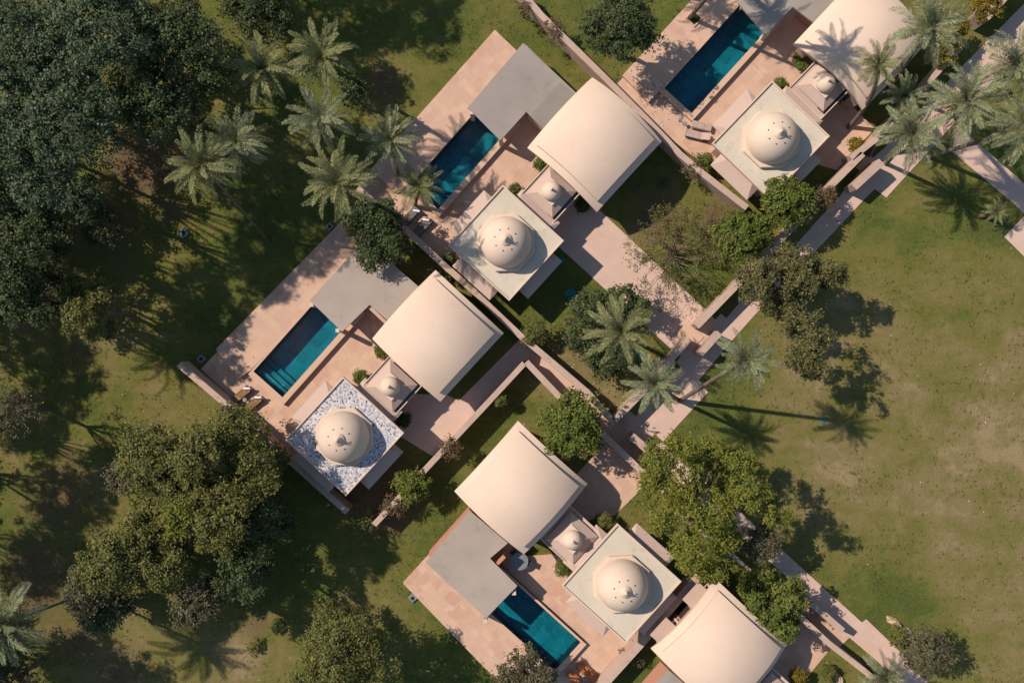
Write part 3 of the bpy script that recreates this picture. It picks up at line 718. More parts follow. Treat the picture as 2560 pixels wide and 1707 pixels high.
# ---- palms
def frond_arrays(rng, L, el, droop, leaflets=40, lw=0.054, ll=0.41):
    """one pinnate frond in its own plane: x outwards, z up; returns leaf quads and midrib points"""
    s = np.linspace(0, 1, 14); ang = el - droop * s ** 1.5; dx = np.cos(ang) * L / 13; dz = np.sin(ang) * L / 13
    X = np.concatenate([[0], np.cumsum(dx[:-1])]); Z = np.concatenate([[0], np.cumsum(dz[:-1])])
    side = rng.uniform(-.12, .12) * s ** 2 * L
    pts = np.stack([X, side, Z], 1)
    V = []; u = np.linspace(0.14, 0.99, leaflets)
    for k, q in enumerate(u):
        p = np.array([np.interp(q, s, pts[:, i]) for i in range(3)]); p2 = np.array([np.interp(min(1, q + .04), s, pts[:, i]) for i in range(3)])
        d = p2 - p if q < .97 else p - np.array([np.interp(q - .04, s, pts[:, i]) for i in range(3)]); d /= np.linalg.norm(d) + 1e-9
        y = np.array([0, 1, 0]); up = np.cross(d, y); up = -up if up[2] < 0 else up
        l = ll * (math.sin(math.pi * min(1, .14 + .82 * q)) ** .6) * (1 if q < .9 else 1.0)
        for sg in (-1, 1):
            f = .62 + .55 * q + rng.uniform(-.2, .2)
            dr = d * f + y * sg * 1.0 + up * rng.uniform(-.25, .55); dr /= np.linalg.norm(dr)
            tip = p + dr * l * rng.uniform(.85, 1.1) + np.array([0, 0, -.10 * l]); m = p + dr * l * .45 + np.array([0, 0, .03])
            w = d * lw * rng.uniform(.8, 1.2)
            V += [p - w * .35, m - w * .55 , tip, m + w * .55]
    return np.array(V), pts

def palm_crown(name, seed, n, L, mat, stiff=1.0):
    rng = rng_of(seed); VS = []; b = MB()
    for i in range(n):
        f = i / (n - 1); az = i * 2.39996 + rng.uniform(-.22, .22)
        el = R(78) * (1 - f) ** 0.9 + R(-8) * f + rng.uniform(-.1, .1); droop = (R(40) + R(45) * f) * stiff + rng.uniform(-.1, .15)
        Lf = L * (0.62 + .38 * min(1, f * 2.2)) * rng.uniform(.9, 1.08)
        V, p = frond_arrays(rng, Lf, el, droop)
        ca, sa = math.cos(az), math.sin(az); M = np.array([[ca, -sa, 0], [sa, ca, 0], [0, 0, 1]])
        tw = rng.uniform(-.45, .45); Mt = np.array([[1, 0, 0], [0, math.cos(tw), -math.sin(tw)], [0, math.sin(tw), math.cos(tw)]])
        VS.append(V @ Mt.T @ M.T); q = p @ Mt.T @ M.T
        b.tube([tuple(x) for x in q[::2]], [.030 - .0036 * k for k in range(len(q[::2]))], 4)
    V = np.concatenate(VS); F = np.arange(len(V)).reshape(-1, 4)
    me = npmesh(name, V, F, mat)
    rib = bpy.data.meshes.new('midribs'); rib.from_pydata(b.v, [], b.f); rib.materials.append(MAT['P_rib']); rib.update()
    return me, rib
PC = {}
for i in range(5):
    PC['g', i] = palm_crown('crown', 40 + i, 27 + i, 2.65, 'P_green'); PC['s', i] = palm_crown('crown', 60 + i, 28 + i, 2.65, 'P_grey')
    PC['t', i] = palm_crown('crown', 80 + i, 32, 2.75, 'P_grey', 1.35)

def dry_skirt(seed, n):
    rng = rng_of(seed); VS = []
    for i in range(n):
        V, p = frond_arrays(rng, 1.7 * rng.uniform(.7, 1.1), R(-28) + rng.uniform(-.2, .2), R(55), 26); a = rng.uniform(0, 6.28)
        VS.append(V @ np.array([[math.cos(a), -math.sin(a), 0], [math.sin(a), math.cos(a), 0], [0, 0, 1]]).T)
    V = np.concatenate(VS); return npmesh('dry_skirt', V, np.arange(len(V)).reshape(-1, 4), 'L_dry')
SK = [dry_skirt(300 + i, 8 + i) for i in range(3)]

def palm(px, py, rpx, h, kind, label, seed, base=None, bend=None, tr=.16):
    c = W(px, py, h); b0 = W(*base, 0) if base else W(px + (1280 - px) * .035, py + (853 - py) * .035, 0)
    t = thing('palm_tree', (b0.x, b0.y, 0), label, 'palm tree', 'date palms')
    rg = random.Random(seed); e = c - Vector((b0.x, b0.y, 0)); e.z = h
    m = e * .5
    if bend: q = W(*bend, h * .5); m = Vector((q.x - b0.x, q.y - b0.y, h * .5))
    pts = []; rad = []
    for k in range(15):
        u = k / 14; p = (1 - u) ** 2 * Vector((0, 0, -.1)) + 2 * u * (1 - u) * (2 * m - e * .5) + u * u * e; pts.append(p)
        rad.append(tr * (1.3 if k == 0 else 1.0 - .15 * u) * (1.06 if k % 2 else .95) * (1.25 if k >= 13 else 1))
    MB().tube(pts, rad, 9).build('trunk', 'palmbark', t)
    me, rib = PC[kind, (seed * 2 + seed // 5) % 5]
    sc = rpx * (HC - h) / FPX / 2.25
    o = link('crown', me, t); o.location = e - Vector((0, 0, .05)); o.rotation_euler = (rg.uniform(-.12, .12), rg.uniform(-.12, .12), rg.uniform(0, 6.28)); o.scale = (sc, sc, sc)
    d = link('dry_skirt', SK[seed % 3], t); d.location = e - Vector((0, 0, .15)); d.rotation_euler = (0, 0, rg.uniform(0, 6.28)); d.scale = (sc, sc, sc)
    k = link('midribs', rib, t); k.location = o.location; k.rotation_euler = o.rotation_euler; k.scale = o.scale
    return t

palm(657, 172, 88, 9.5, 'g', 'upper left palm of the pair above the dark lawn', 1)
palm(803, 140, 85, 9.5, 'g', 'palm beside the black leaved shrub, near the top of the palm cluster', 2)
palm(505, 412, 92, 10.5, 'g', 'palm with a long pale leaning trunk, overlapping its neighbour, at the left of the cluster', 3, base=(672, 603), tr=.085)
palm(590, 355, 84, 9.0, 's', 'silvery palm tucked between the leaning palm and the big trees', 4)
palm(797, 298, 82, 9.0, 's', 'silver grey palm in the middle of the cluster', 5)
palm(845, 455, 95, 11.0, 'g', 'star shaped palm whose fronds touch the dark leafy tree', 6)
palm(975, 350, 78, 6.3, 's', 'palm leaning over the edge of the pink pool terrace', 7, base=(996, 443))
palm(1047, 465, 62, 4.3, 'g', 'small bright green palm overhanging the pool corner', 8, base=(1036, 518))
palm(483, 318, 42, 7.5, 'g', 'small yellow green palm peeking out behind the leaning palm', 9)
palm(1552, 828, 90, 6.0, 'g', 'olive green palm growing out of a dark round bush', 10)
palm(1637, 960, 76, 9.0, 's', 'grey palm hanging over the stone wall beside the gate', 11, base=(1692, 998))
palm(1865, 897, 78, 11.0, 's', 'pale palm standing against the lawn on a long leaning trunk', 12, base=(1699, 1003))
palm(2195, 160, 62, 8.5, 'g', 'dark green palm with a curved trunk crossing the vaulted roof corner', 13, base=(2120, 320), bend=(2178, 240))
palm(2325, 66, 98, 10.5, 't', 'large shaggy palm leaning over the upper right vaulted house', 14, base=(2225, 222))
palm(2415, 258, 104, 9.5, 't', 'large palm with an orange heart among the upper right palms', 15)
palm(2535, 165, 90, 9.0, 't', 'palm cut by the right edge above the pale path', 16)
palm(2570, 318, 100, 10.0, 't', 'palm cut by the right edge, with its trunk lying across the pale path', 17, base=(2320, 392))
palm(2278, 335, 88, 7.0, 's', 'palm in front of the gate wall at the end of the pale path', 18, base=(2216, 410))
palm(2262, 240, 58, 5.5, 's', 'darker small palm squeezed behind the gate wall palms', 19, base=(2172, 392))
palm(12, 1560, 108, 10.0, 's', 'palm cut by the left edge with a thin leaning trunk', 20, base=(225, 1478), tr=.10)
palm(2212, 1690, 66, 4.0, 's', 'young palm at the lower edge beside the pale path', 21)
palm(1883, -146, 85, 13.5, 'g', 'palm rooted in the square planter by the blue pool, its crown above the frame', 22, base=(1720, 50))
palm(1734, -202, 85, 10, 'g', 'palm above the frame whose shadow falls on the grey shelter roof', 23)
palm(-60, 735, 95, 9.5, 's', 'palm left of the frame, only its trunk in view', 24, base=(168, 758), tr=.12)
palm(1610, -185, 85, 7.0, 'g', 'palm above the frame whose shadow fans over the terrace of the blue pool', 25)
palm(2492, 530, 34, 1.6, 'g', 'young low palm on the lawn near the right edge', 26)

# ---- trees: name, label and place of each
def T(px, py, r, h, sp, lab, seed, **k): return tree(px, py, r, h, sp, lab, seed, **k)
GR = 'broad crowned trees of the dark grove'
big = dict(skirt=True, gap=.34, leaf=.19, clump=.56, per=60, dens=.85, wid=.6, name='broad_tree', group=GR, nl=10, trunk_r=.16)
T(90, 140, 150, 15, 'L_dark', 'broad tree in the upper left corner with brownish twigs', 101, **big)
T(300, 95, 140, 15.5, 'L_dark', 'broad blue green tree at the top edge next to the corner tree', 102, **big)
T(480, 130, 120, 13.5, 'L_deep', 'broad deep green tree at the top, nearest the pair of palms', 103, **big)
T(200, 300, 135, 15, 'L_dark', 'broad blue green tree in the middle of the dark grove', 104, **big)
T(410, 260, 105, 12.5, 'L_deep', 'broad tree beside the silvery palm, with a dark gap on its left', 105, **big)
T(60, 350, 120, 14.5, 'L_dark', 'broad tree at the left edge of the grove, in full sun', 106, **big)
T(150, 470, 82, 13.5, 'L_dark', 'lowest branchy tree of the grove, beside the bare brown earth', 107, **big)
T(10, 520, 95, 12, 'L_deep', 'dark tree in deep shade at the left edge', 108, **big)
T(20, 660, 95, 11.5, 'L_deep', 'shaded tree at the left edge above the thin bare trunk', 109, **big)
T(655, 25, 85, 9, 'L_deep', 'almost black tree at the top edge above the pair of palms', 110, **big)
def shade_tree(sx, sy, r, h, lab, seed):
    """tree standing outside the frame, placed from where its shadow lies on the lawn"""
    hc = h * .72; gx = sx - hc * 34 * DIRX; gy = sy + hc * 34 * DIRY; k = 1 / (1 - hc / HC)
    T(1280 + (gx - 1280) * k, 853 + (gy - 853) * k, r, h, 'L_deep', lab, seed, **{**big, 'trunk_r': .13})
shade_tree(800, 35, 150, 12.5, 'tree above the frame shading the black leaved corner of the lawn', 111)
shade_tree(985, 5, 140, 12.5, 'tree above the frame shading the upper middle lawn', 112)
shade_tree(70, 590, 170, 13, 'tall tree left of the frame shading the bare earth', 113)
shade_tree(40, 800, 120, 12, 'tree left of the frame shading the thin bare trunk', 115)
shade_tree(110, 925, 110, 11, 'tree left of the frame shading the lawn above the grey bush tree', 116)
shade_tree(30, 1030, 110, 12, 'tree left of the frame shading the foot of the grey bush tree', 124)
shade_tree(130, 1225, 130, 12, 'tree left of the frame shading the lawn beside the olive clump', 118)
shade_tree(60, 1370, 130, 12, 'tree left of the frame shading the lower left earth', 119)
shade_tree(200, 1130, 60, 10, 'slim tree left of the frame shading the lawn below the grey bush tree', 121)
shade_tree(160, 1640, 120, 11, 'tree off the lower left corner shading the brown lawn', 122)
shade_tree(300, 1690, 90, 10, 'low tree off the lower left corner shading the brown lawn edge', 123)
T(85, 600, 88, 12, 'L_deep', 'shaded tree between the left edge and the bare earth', 125, **big)
T(75, 742, 80, 10.5, 'L_deep', 'shaded tree over the thin bare trunk at the left edge', 126, **big)
shade_tree(190, 500, 110, 13, 'tall tree left of the frame shading the lower fringe of the grove', 127)
shade_tree(230, 610, 80, 12, 'tree left of the frame shading the earth beside the lone slender tree', 128)
T(215, 770, 76, 9.5, 'L_olive', 'single small leaved tree standing alone on the left lawn', 120, name='slender_tree', lobes=[(200, 745, 48), (225, 790, 50), (255, 735, 30), (190, 720, 30), (235, 825, 26)], base=(330, 790), leaf=.2, clump=.36, per=30, dens=1.2, trunk_r=.13, gap=.3)
OL = 'olive green trees below the mosaic villa'
ol = dict(skirt=True, gap=.34, leaf=.18, clump=.50, per=54, dens=.85, wid=.6, name='olive_tree', group=OL, trunk_r=.26, nl=9)
T(588, 1078, 70, 8.2, 'L_olive', 'topmost olive tree of the clump, reaching the stone wall by the brown loungers', 230, **{**ol, 'gap': .32})
T(400, 1145, 90, 9.5, 'L_olive', 'upper left olive tree of the clump at the edge of the sunny lawn', 233, **{**ol, 'gap': .32})
T(512, 1135, 81, 10.2, 'L_olive', 'olive tree just below the topmost one, tallest of the upper row', 236, **{**ol, 'gap': .32})
T(628, 1185, 86, 8.6, 'L_olive', 'olive tree pressed against the stone wall below the mosaic roof', 239, **{**ol, 'gap': .32})
T(425, 1268, 86, 8.0, 'L_olive', 'olive tree left of the yellow tinged top', 242, **{**ol, 'gap': .32})
T(560, 1290, 92, 10.4, 'L_olive', 'tall olive tree in the heart of the clump', 245, **{**ol, 'gap': .32})
T(655, 1305, 68, 7.4, 'L_deep', 'right hand olive tree at the edge of the long shadow', 248, **{**ol, 'gap': .32})
T(302, 1388, 84, 9.6, 'L_olive', 'left olive tree over the thin leaning palm trunk', 251, **{**ol, 'gap': .32})
T(405, 1395, 77, 8.8, 'L_olive', 'olive tree between the left one and the small grey one', 254, **{**ol, 'gap': .32})
T(236, 1465, 62, 8.6, 'L_grey', 'greyish olive tree at the left end of the clump', 257, **{**ol, 'gap': .32})
T(498, 1500, 57, 7.4, 'L_grey', 'small grey olive tree at the lower tip of the clump', 260, **{**ol, 'gap': .32})
T(612, 1425, 68, 7.6, 'L_deep', 'low dark olive tree at the lower right of the clump', 263, **{**ol, 'gap': .32})
T(268, 1530, 44, 7.0, 'L_dark', 'lowest left olive tree above the brown bare lawn', 266, **{**ol, 'gap': .32})
T(332, 1190, 40, 7.0, 'L_grey', 'little grey olive tree poking out on the lawn side', 269, **{**ol, 'gap': .32})
T(382, 1325, 64, 8.4, 'L_olive', 'olive tree filling the hollow on the left side of the clump', 151, **{**ol, 'gap': .4})
T(478, 1212, 62, 9.0, 'L_olive', 'olive tree linking the upper row to the tall one', 149, **{**ol, 'gap': .4})
T(475, 1285, 40, 10.2, 'L_yellow', 'yellow tinged top standing out of the olive clump', 146, **{**ol, 'skirt': False, 'nl': 6, 'trunk_r': .14})
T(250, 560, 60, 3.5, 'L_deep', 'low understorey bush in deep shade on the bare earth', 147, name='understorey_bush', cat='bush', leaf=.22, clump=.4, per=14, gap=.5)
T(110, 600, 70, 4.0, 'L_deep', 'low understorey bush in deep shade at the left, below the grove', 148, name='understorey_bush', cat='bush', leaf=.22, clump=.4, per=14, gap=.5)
T(845, 1640, 128, 8.5, 'L_olive', 'wide olive tree at the lower edge of the photo', 138, **ol)
T(35, 1035, 76, 7, 'L_grey', 'grey half bare bush tree at the left edge', 139, name='grey_bush_tree', leaf=.18, clump=.4, per=14, gap=.5, trunk_r=.14)
T(45, 1690, 70, 4.5, 'L_dry', 'rusty orange shrub in the lower left corner', 140, name='rusty_shrub', cat='shrub', leaf=.2, per=18, gap=.4)
T(1310, 1700, 66, 5.5, 'L_grey', 'small tree at the lower edge, in front of the pool terrace', 141, name='small_tree', lobes=[(1290, 1680, 40), (1340, 1700, 45), (1270, 1720, 45), (1325, 1645, 18), (1370, 1690, 22)], leaf=.2, clump=.34, per=22)
T(1553, 70, 98, 7.0, 'L_deep', 'round grey green tree on the lawn at the top, right of the overgrown wall', 142, name='round_tree', leaf=.2, clump=.38, per=30, gap=.15, nl=10)
T(940, 585, 88, 5.5, 'L_deep', 'dark leafy tree leaning over the mottled shelter roof', 143, name='dark_leafy_tree', lobes=[(945, 560, 62), (910, 590, 45), (975, 620, 48), (880, 545, 28), (930, 640, 36), (965, 530, 30)], leaf=.2, clump=.36, per=26, gap=.3)
T(890, 235, 42, 5.0, 'L_deep', 'blackish shrub between two palms', 144, name='black_leaved_shrub', cat='shrub', leaf=.2, clump=.3, per=18, gap=.3, trunk_r=.08)
br = dict(leaf=.27, clump=.36, per=20, name='glossy_bush', cat='bush', group='glossy bright green bushes', gap=.12, wid=.45, trunk_r=.12, branches=True)
T(1855, 592, 76, 4.2, 'L_bright', 'glossy green bush by the wall, nearer the dead looking shrub', 150, **br)
T(1965, 503, 72, 4.6, 'L_bright', 'glossy green bush covering the corner of the sunlit pavilion roof', 151, **br)
T(1430, 1055, 88, 5.5, 'L_bright', 'round bright green tree where the narrow pink passage ends', 152, **{**br, 'name': 'glossy_tree', 'cat': 'tree'})
T(1932, 1505, 88, 5.0, 'L_bright', 'bright green tree against the eave of the lower right vaulted house', 153, lobes=[(1905, 1470, 55), (1970, 1490, 50), (1920, 1540, 50), (1960, 1575, 28), (1885, 1500, 30)], **{**br, 'name': 'glossy_tree', 'cat': 'tree'})
T(1960, 740, 120, 7.8, 'L_brown', 'brown green tree throwing a forked shadow on the lawn', 154, name='brown_leaved_tree', lobes=[(1955, 700, 78), (2010, 690, 62), (2030, 835, 56), (1905, 690, 50), (2000, 900, 36), (2045, 925, 26), (2085, 690, 30), (1970, 655, 34), (1900, 725, 42), (1985, 650, 40), (2065, 680, 26), (1990, 790, 34), (1910, 680, 36), (2020, 880, 26)], leaf=.21, clump=.40, per=30, gap=.40, dens=.95, base=(1925, 760))
T(1520, 822, 105, 3.6, 'L_deep', 'dark round bush around the foot of the olive green palm', 155, name='dark_round_bush', cat='bush', lobes=[(1480, 770, 50), (1560, 750, 40), (1460, 840, 46), (1510, 900, 48), (1600, 770, 26), (1560, 900, 36)], leaf=.22, clump=.34, per=24, gap=.15)
T(1770, 1255, 172, 9.6, 'L_yellow', 'big yellow green tree with a wide shadow on the lawn', 156, name='spreading_tree', lobes=[(1700, 1180, 72), (1790, 1140, 46), (1660, 1270, 58), (1770, 1270, 78), (1860, 1230, 64), (1720, 1370, 54), (1815, 1345, 44), (1640, 1150, 34), (1770, 1420, 30), (1850, 1160, 40), (1935, 1280, 34), (1640, 1210, 30), (1700, 1115, 26)], leaf=.2, clump=.44, per=36, gap=.42, dens=.9, trunk_r=.3)
T(1900, 1350, 58, 5.5, 'L_grey', 'grey leaved tree at the right foot of the big yellow green tree', 157, name='small_tree', leaf=.2, clump=.34, per=20, gap=.35)
T(1027, 1212, 48, 3.2, 'L_lime', 'golden green bush on the stone wall', 158, name='golden_bush', cat='bush', leaf=.18, clump=.28, per=26, gap=.15, trunk_r=.06)
T(2385, 95, 60, 3.5, 'L_gold', 'golden shrub between palm and narrow stone wall', 159, name='golden_shrub', cat='shrub', lobes=[(2370, 90, 42), (2362, 135, 30), (2400, 60, 30)], leaf=.18, clump=.28, per=24, gap=.25, trunk_r=.06)
T(2460, 20, 46, 3.0, 'L_gold', 'yellowish shrub beside the pale wall top at the upper edge', 160, name='golden_shrub', cat='shrub', leaf=.18, clump=.28, per=20, gap=.4, trunk_r=.05)
T(2315, 1625, 68, 4.5, 'L_grey', 'grey twiggy tree on the lawn at the lower right', 161, name='twiggy_tree', leaf=.17, clump=.32, per=16, gap=.4, trunk_r=.12, bark='twig')
T(1730, 1420, 40, 4.0, 'L_yellow', 'yellow flowering bush at the end of the wall behind the pavilion', 162, name='yellow_bush', cat='bush', lobes=[(1725, 1410, 26), (1760, 1425, 24), (1778, 1438, 14)], leaf=.18, clump=.28, per=22)
sm = dict(leaf=.15, clump=.2, per=24, gap=.05, trunk_r=.04, nl=6, branches=False, dens=1.3)
T(2004, 155, 26, 1.5, 'L_bright', 'clipped round shrub against the upper right porch', 170, name='clipped_shrub', cat='shrub', **sm)
T(1950, 213, 18, 1.2, 'L_bright', 'little shrub at the corner of the sunlit pavilion', 171, name='little_shrub', cat='shrub', **sm)
T(1352, 413, 17, 1.4, 'L_bright', 'leafy shrub between the top vaulted house and its porch', 172, name='leafy_shrub', cat='shrub', **sm)
T(1288, 474, 15, 1.0, 'L_olive', 'tiny shrub in the gap between the shadow streaked pavilion and its porch', 173, name='tiny_shrub', cat='shrub', **sm)
T(903, 944, 20, 1.3, 'L_bright', 'leafy shrub touching the top corner of the mosaic roof', 174, name='leafy_shrub', cat='shrub', **sm)
T(955, 878, 16, 1.2, 'L_bright', 'potted shrub between the middle vaulted house and its porch', 175, name='potted_shrub', cat='shrub', **sm)
T(1408, 1417, 22, 1.4, 'L_bright', 'round leafy shrub beside the lower porch', 176, name='round_shrub', cat='shrub', **sm)
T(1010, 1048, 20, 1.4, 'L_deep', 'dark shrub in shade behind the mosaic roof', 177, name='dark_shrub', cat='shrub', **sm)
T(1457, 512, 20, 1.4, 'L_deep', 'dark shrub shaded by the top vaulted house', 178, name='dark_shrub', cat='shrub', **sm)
T(1508, 1300, 26, 1.6, 'L_olive', 'shrub in the corner between lower porch and pavilion', 179, name='corner_shrub', cat='shrub', **sm)
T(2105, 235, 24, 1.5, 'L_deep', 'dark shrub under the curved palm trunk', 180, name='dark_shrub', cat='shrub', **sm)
T(1762, 405, 20, 1.6, 'L_bright', 'green shrub in the corner of the sunlit pavilion by the creeper', 181, name='corner_shrub', cat='shrub', **sm)
T(1127, 648, 18, 1.0, 'L_deep', 'dark hedge patch between the long wall and the shadow streaked pavilion', 182, name='dark_hedge', cat='hedge', **sm)
T(1335, 835, 36, 2.2, 'L_olive', 'olive bush growing over the long wall', 183, name='olive_bush', cat='bush', **{**sm, 'clump': .28, 'gap': .3})
T(2060, 495, 32, 2.6, 'L_dry', 'rusty bush on the wall beside the public path', 184, name='rusty_bush', cat='bush', **{**sm, 'clump': .28, 'gap': .3})
T(1995, 1690, 24, 1.6, 'L_gold', 'golden shrub by the lower right forecourt', 185, name='golden_shrub', cat='shrub', **sm)
T(2070, 1680, 24, 1.2, 'L_olive', 'low shrub on the dry patch beside the lower right wall', 186, name='low_shrub', cat='shrub', **{**sm, 'gap': .4})
T(2240, 1590, 30, 1.2, 'L_olive', 'low shrub at the foot of the pale rock', 187, name='low_shrub', cat='shrub', **{**sm, 'gap': .4})
T(1735, 425, 34, 2.2, 'L_dry', 'dry creeper on the overgrown wall beside the sunlit pavilion', 188, name='dry_creeper', cat='creeper', **{**sm, 'clump': .3, 'gap': .5, 'per': 12})
T(1385, 78, 34, 2.2, 'L_dry', 'dry creeper on the overgrown wall at the top', 189, name='dry_creeper', cat='creeper', **{**sm, 'clump': .3, 'gap': .5, 'per': 12})
T(1310, 30, 26, 2.0, 'L_dry', 'dry creeper at the upper end of the overgrown wall', 190, name='dry_creeper', cat='creeper', **{**sm, 'clump': .3, 'gap': .5, 'per': 12})
T(1850, 540, 26, 1.6, 'L_dry', 'dry creeper at the lower end of the overgrown wall', 191, name='dry_creeper', cat='creeper', **{**sm, 'clump': .3, 'gap': .5, 'per': 12})
T(1128, 1118, 30, 2.3, 'L_dry', 'thin rusty bush on the wall behind the mosaic villa', 192, name='rusty_bush', cat='bush', **{**sm, 'clump': .3, 'gap': .45, 'per': 14})
T(985, 1262, 36, 2.2, 'L_dry', 'dry creeper on the wall below the golden bush', 193, name='dry_creeper', cat='creeper', **{**sm, 'clump': .3, 'gap': .45, 'per': 14})
T(910, 1300, 40, 2.0, 'L_olive', 'straggly bush at the end of the wall behind the mosaic villa', 194, name='straggly_bush', cat='bush', **{**sm, 'clump': .32, 'gap': .5, 'per': 12})
T(1248, 1000, 16, 1.8, 'L_olive', 'tiny bush on the sunny side of the wall behind the middle house', 195, name='tiny_bush', cat='bush', **sm)
T(2140, 365, 22, 1.2, 'L_gold', 'golden plant in the corner of the shaded forecourt', 196, name='golden_plant', cat='plant', **sm)
twig_shrub(1690, 635, 132, 3.4, 'sparse half dead shrub of grey twigs beside the pink path', 201, 'L_olive', 7000, n0=26, thick=.034)
twig_shrub(1588, 1640, 40, 2.4, 'thin twiggy bush on the wall near the teak loungers', 202, 'L_grey', 900, name='twiggy_bush', n0=10, thick=.016)
twig_shrub(25, 1010, 70, 6.5, 'bare pale branches above the grey bush tree at the left edge', 203, None, 0, n0=12)

# ------------------------------------------------------------------ furniture and small things
def lounger(px, py, ang, L, Wd, mat, frame, label, group, back=0.35, slats=False, z=ZC):
    c = W(px, py, z); t = thing('sun_lounger', c, label, 'sun lounger', group, ang)
    hl, hw = L / 2, Wd / 2
    f = MB(); f.box(-hl, hl, -hw, -hw + .06, .24, .32); f.box(-hl, hl, hw - .06, hw, .24, .32); f.box(-hl, -hl + .06, -hw + .06, hw - .06, .24, .32); f.box(hl - .06, hl, -hw + .06, hw - .06, .24, .32)
    f.build('frame', frame, t, .008)
    for sx in (-1, 1):
        for sy in (-1, 1): MB().box(sx * (hl - .12) - .035, sx * (hl - .12) + .035, sy * (hw - .04) - .03, sy * (hw - .04) + .03, 0, .239).build('leg', frame, t)
    xb = hl - L * .38
    if slats:
        b = MB(); n = 9
        for k in range(n):
            x = -hl + .08 + (xb + hl - .1) * k / n; b.box(x, x + (xb + hl) / n * .78, -hw + .07, hw - .07, .30, .345)
        b.build('seat', mat, t, .006)
        b = MB(); n = 5; 
        for k in range(n):
            x0 = xb + .03 + (hl - xb - .05) * k / n; x1 = x0 + (hl - xb) / n * .8; s = back
            b.add([(x0, -hw + .07, .33 + (x0 - xb) * s), (x1, -hw + .07, .33 + (x1 - xb) * s), (x1, hw - .07, .33 + (x1 - xb) * s), (x0, hw - .07, .33 + (x0 - xb) * s),
                   (x0, -hw + .07, .37 + (x0 - xb) * s), (x1, -hw + .07, .37 + (x1 - xb) * s), (x1, hw - .07, .37 + (x1 - xb) * s), (x0, hw - .07, .37 + (x0 - xb) * s)],
                  [(3, 2, 1, 0), (4, 5, 6, 7), (0, 1, 5, 4), (1, 2, 6, 5), (2, 3, 7, 6), (3, 0, 4, 7)])
        b.build('backrest', mat, t)
    else:
        MB().box(-hl + .03, xb, -hw + .04, hw - .04, .322, .42).build('seat', mat, t, .025)
        s = back; x0, x1 = xb + .01, hl - .02
        MB().add([(x0, -hw + .04, .325), (x1, -hw + .04, .325 + (x1 - x0) * s), (x1, hw - .04, .325 + (x1 - x0) * s), (x0, hw - .04, .325),
                  (x0, -hw + .04, .42), (x1, -hw + .04, .42 + (x1 - x0) * s), (x1, hw - .04, .42 + (x1 - x0) * s), (x0, hw - .04, .42)],
                 [(3, 2, 1, 0), (4, 5, 6, 7), (0, 1, 5, 4), (1, 2, 6, 5), (2, 3, 7, 6), (3, 0, 4, 7)]).build('backrest', mat, t, .025)
    return t
def towel(px, py, ang, label, z=.75):
    c = W(px, py, z); b = MB().tube([(-.24, 0, 0), (-.1, 0, 0), (.1, 0, 0), (.24, 0, 0)], [.085, .09, .09, .085], 12)
    o = b.build('rolled_towel', 'towel'); o.location = c; o.rotation_euler = (0, 0, ang); return tag(o, label, 'towel', 'rolled white towels')
def side_table(px, py, r, h, label, mat='table', z=ZC):
    c = W(px, py, z); t = thing('round_side_table', c, label, 'table', 'small round side tables')
    MB().lathe([(r, h - .03), (r, h), (r * .97, h + .005)], 24).build('table_top', mat, t)
    MB().lathe([(.03, .03), (.03, h - .031)], 10).build('stem', 'metal', t)
    MB().lathe([(r * .6, 0), (r * .6, .02), (.05, .035)], 20).build('base', 'metal', t)
NEA = R(45)
lounger(1027, 541, R(47), 1.55, .62, 'cushion', 'wood_dark', 'grey lounger under the small palm, further from the wall end', 'grey loungers', .12)
lounger(1058, 569, R(47), 1.55, .62, 'cushion', 'wood_dark', 'grey lounger flecked with sun, nearer the shadow streaked pavilion', 'grey loungers', .12)
towel(1041, 527.5, R(-8), 'rolled white towel on the grey lounger under the small palm', .62)
towel(1065, 550, R(-5), 'rolled white towel on the grey lounger flecked with sun', .62)
side_table(1039, 555, .16, .4, 'round dark side table between the two grey loungers')
lounger(606, 986, R(40), 1.55, .60, 'wicker', 'wood_dark', 'brown lounger touching the pale end of the stone wall side', 'brown loungers', .12)
lounger(634, 1010, R(40), 1.55, .60, 'wicker', 'wood_dark', 'brown lounger nearer the pool with steps', 'brown loungers', .12)
towel(616.5, 971, R(0), 'rolled white towel on the brown lounger by the wall', .62)
towel(645, 993.5, R(2), 'rolled white towel on the brown lounger nearer the pool', .62)
side_table(615.5, 998.5, .16, .4, 'round grey side table between the two brown loungers', 'tablepale')
lounger(1467, 1675, R(-42), 1.8, .66, 'wood', 'wood', 'orange teak slatted lounger nearer the stone wall', 'orange teak loungers', .25, True)
lounger(1442, 1697, R(-42), 1.8, .62, 'wood', 'wood', 'orange teak slatted lounger nearer the pool corner', 'orange teak loungers', .25, True)
side_table(1461, 1694, .15, .4, 'small grey round table between the teak loungers', 'tablepale')
lounger(1742, 341, R(-14), 1.75, .62, 'cushion_pale', 'wood_dark', 'pale grey chaise with raised back, casting a dark shadow near the pavilion corner', 'pale grey chaises', .75)
lounger(1752, 318, R(-14), 1.5, .55, 'cushion_pale', 'cushion_pale', 'flat pale mattress lounger behind the raised chaise', 'pale grey chaises', .02)
side_table(1699, 303, .15, .45, 'slate blue round table by the corner of the deep blue pool', 'table')
side_table(1710, 312, .14, .4, 'grey round table touching the slate blue one', 'tablepale')

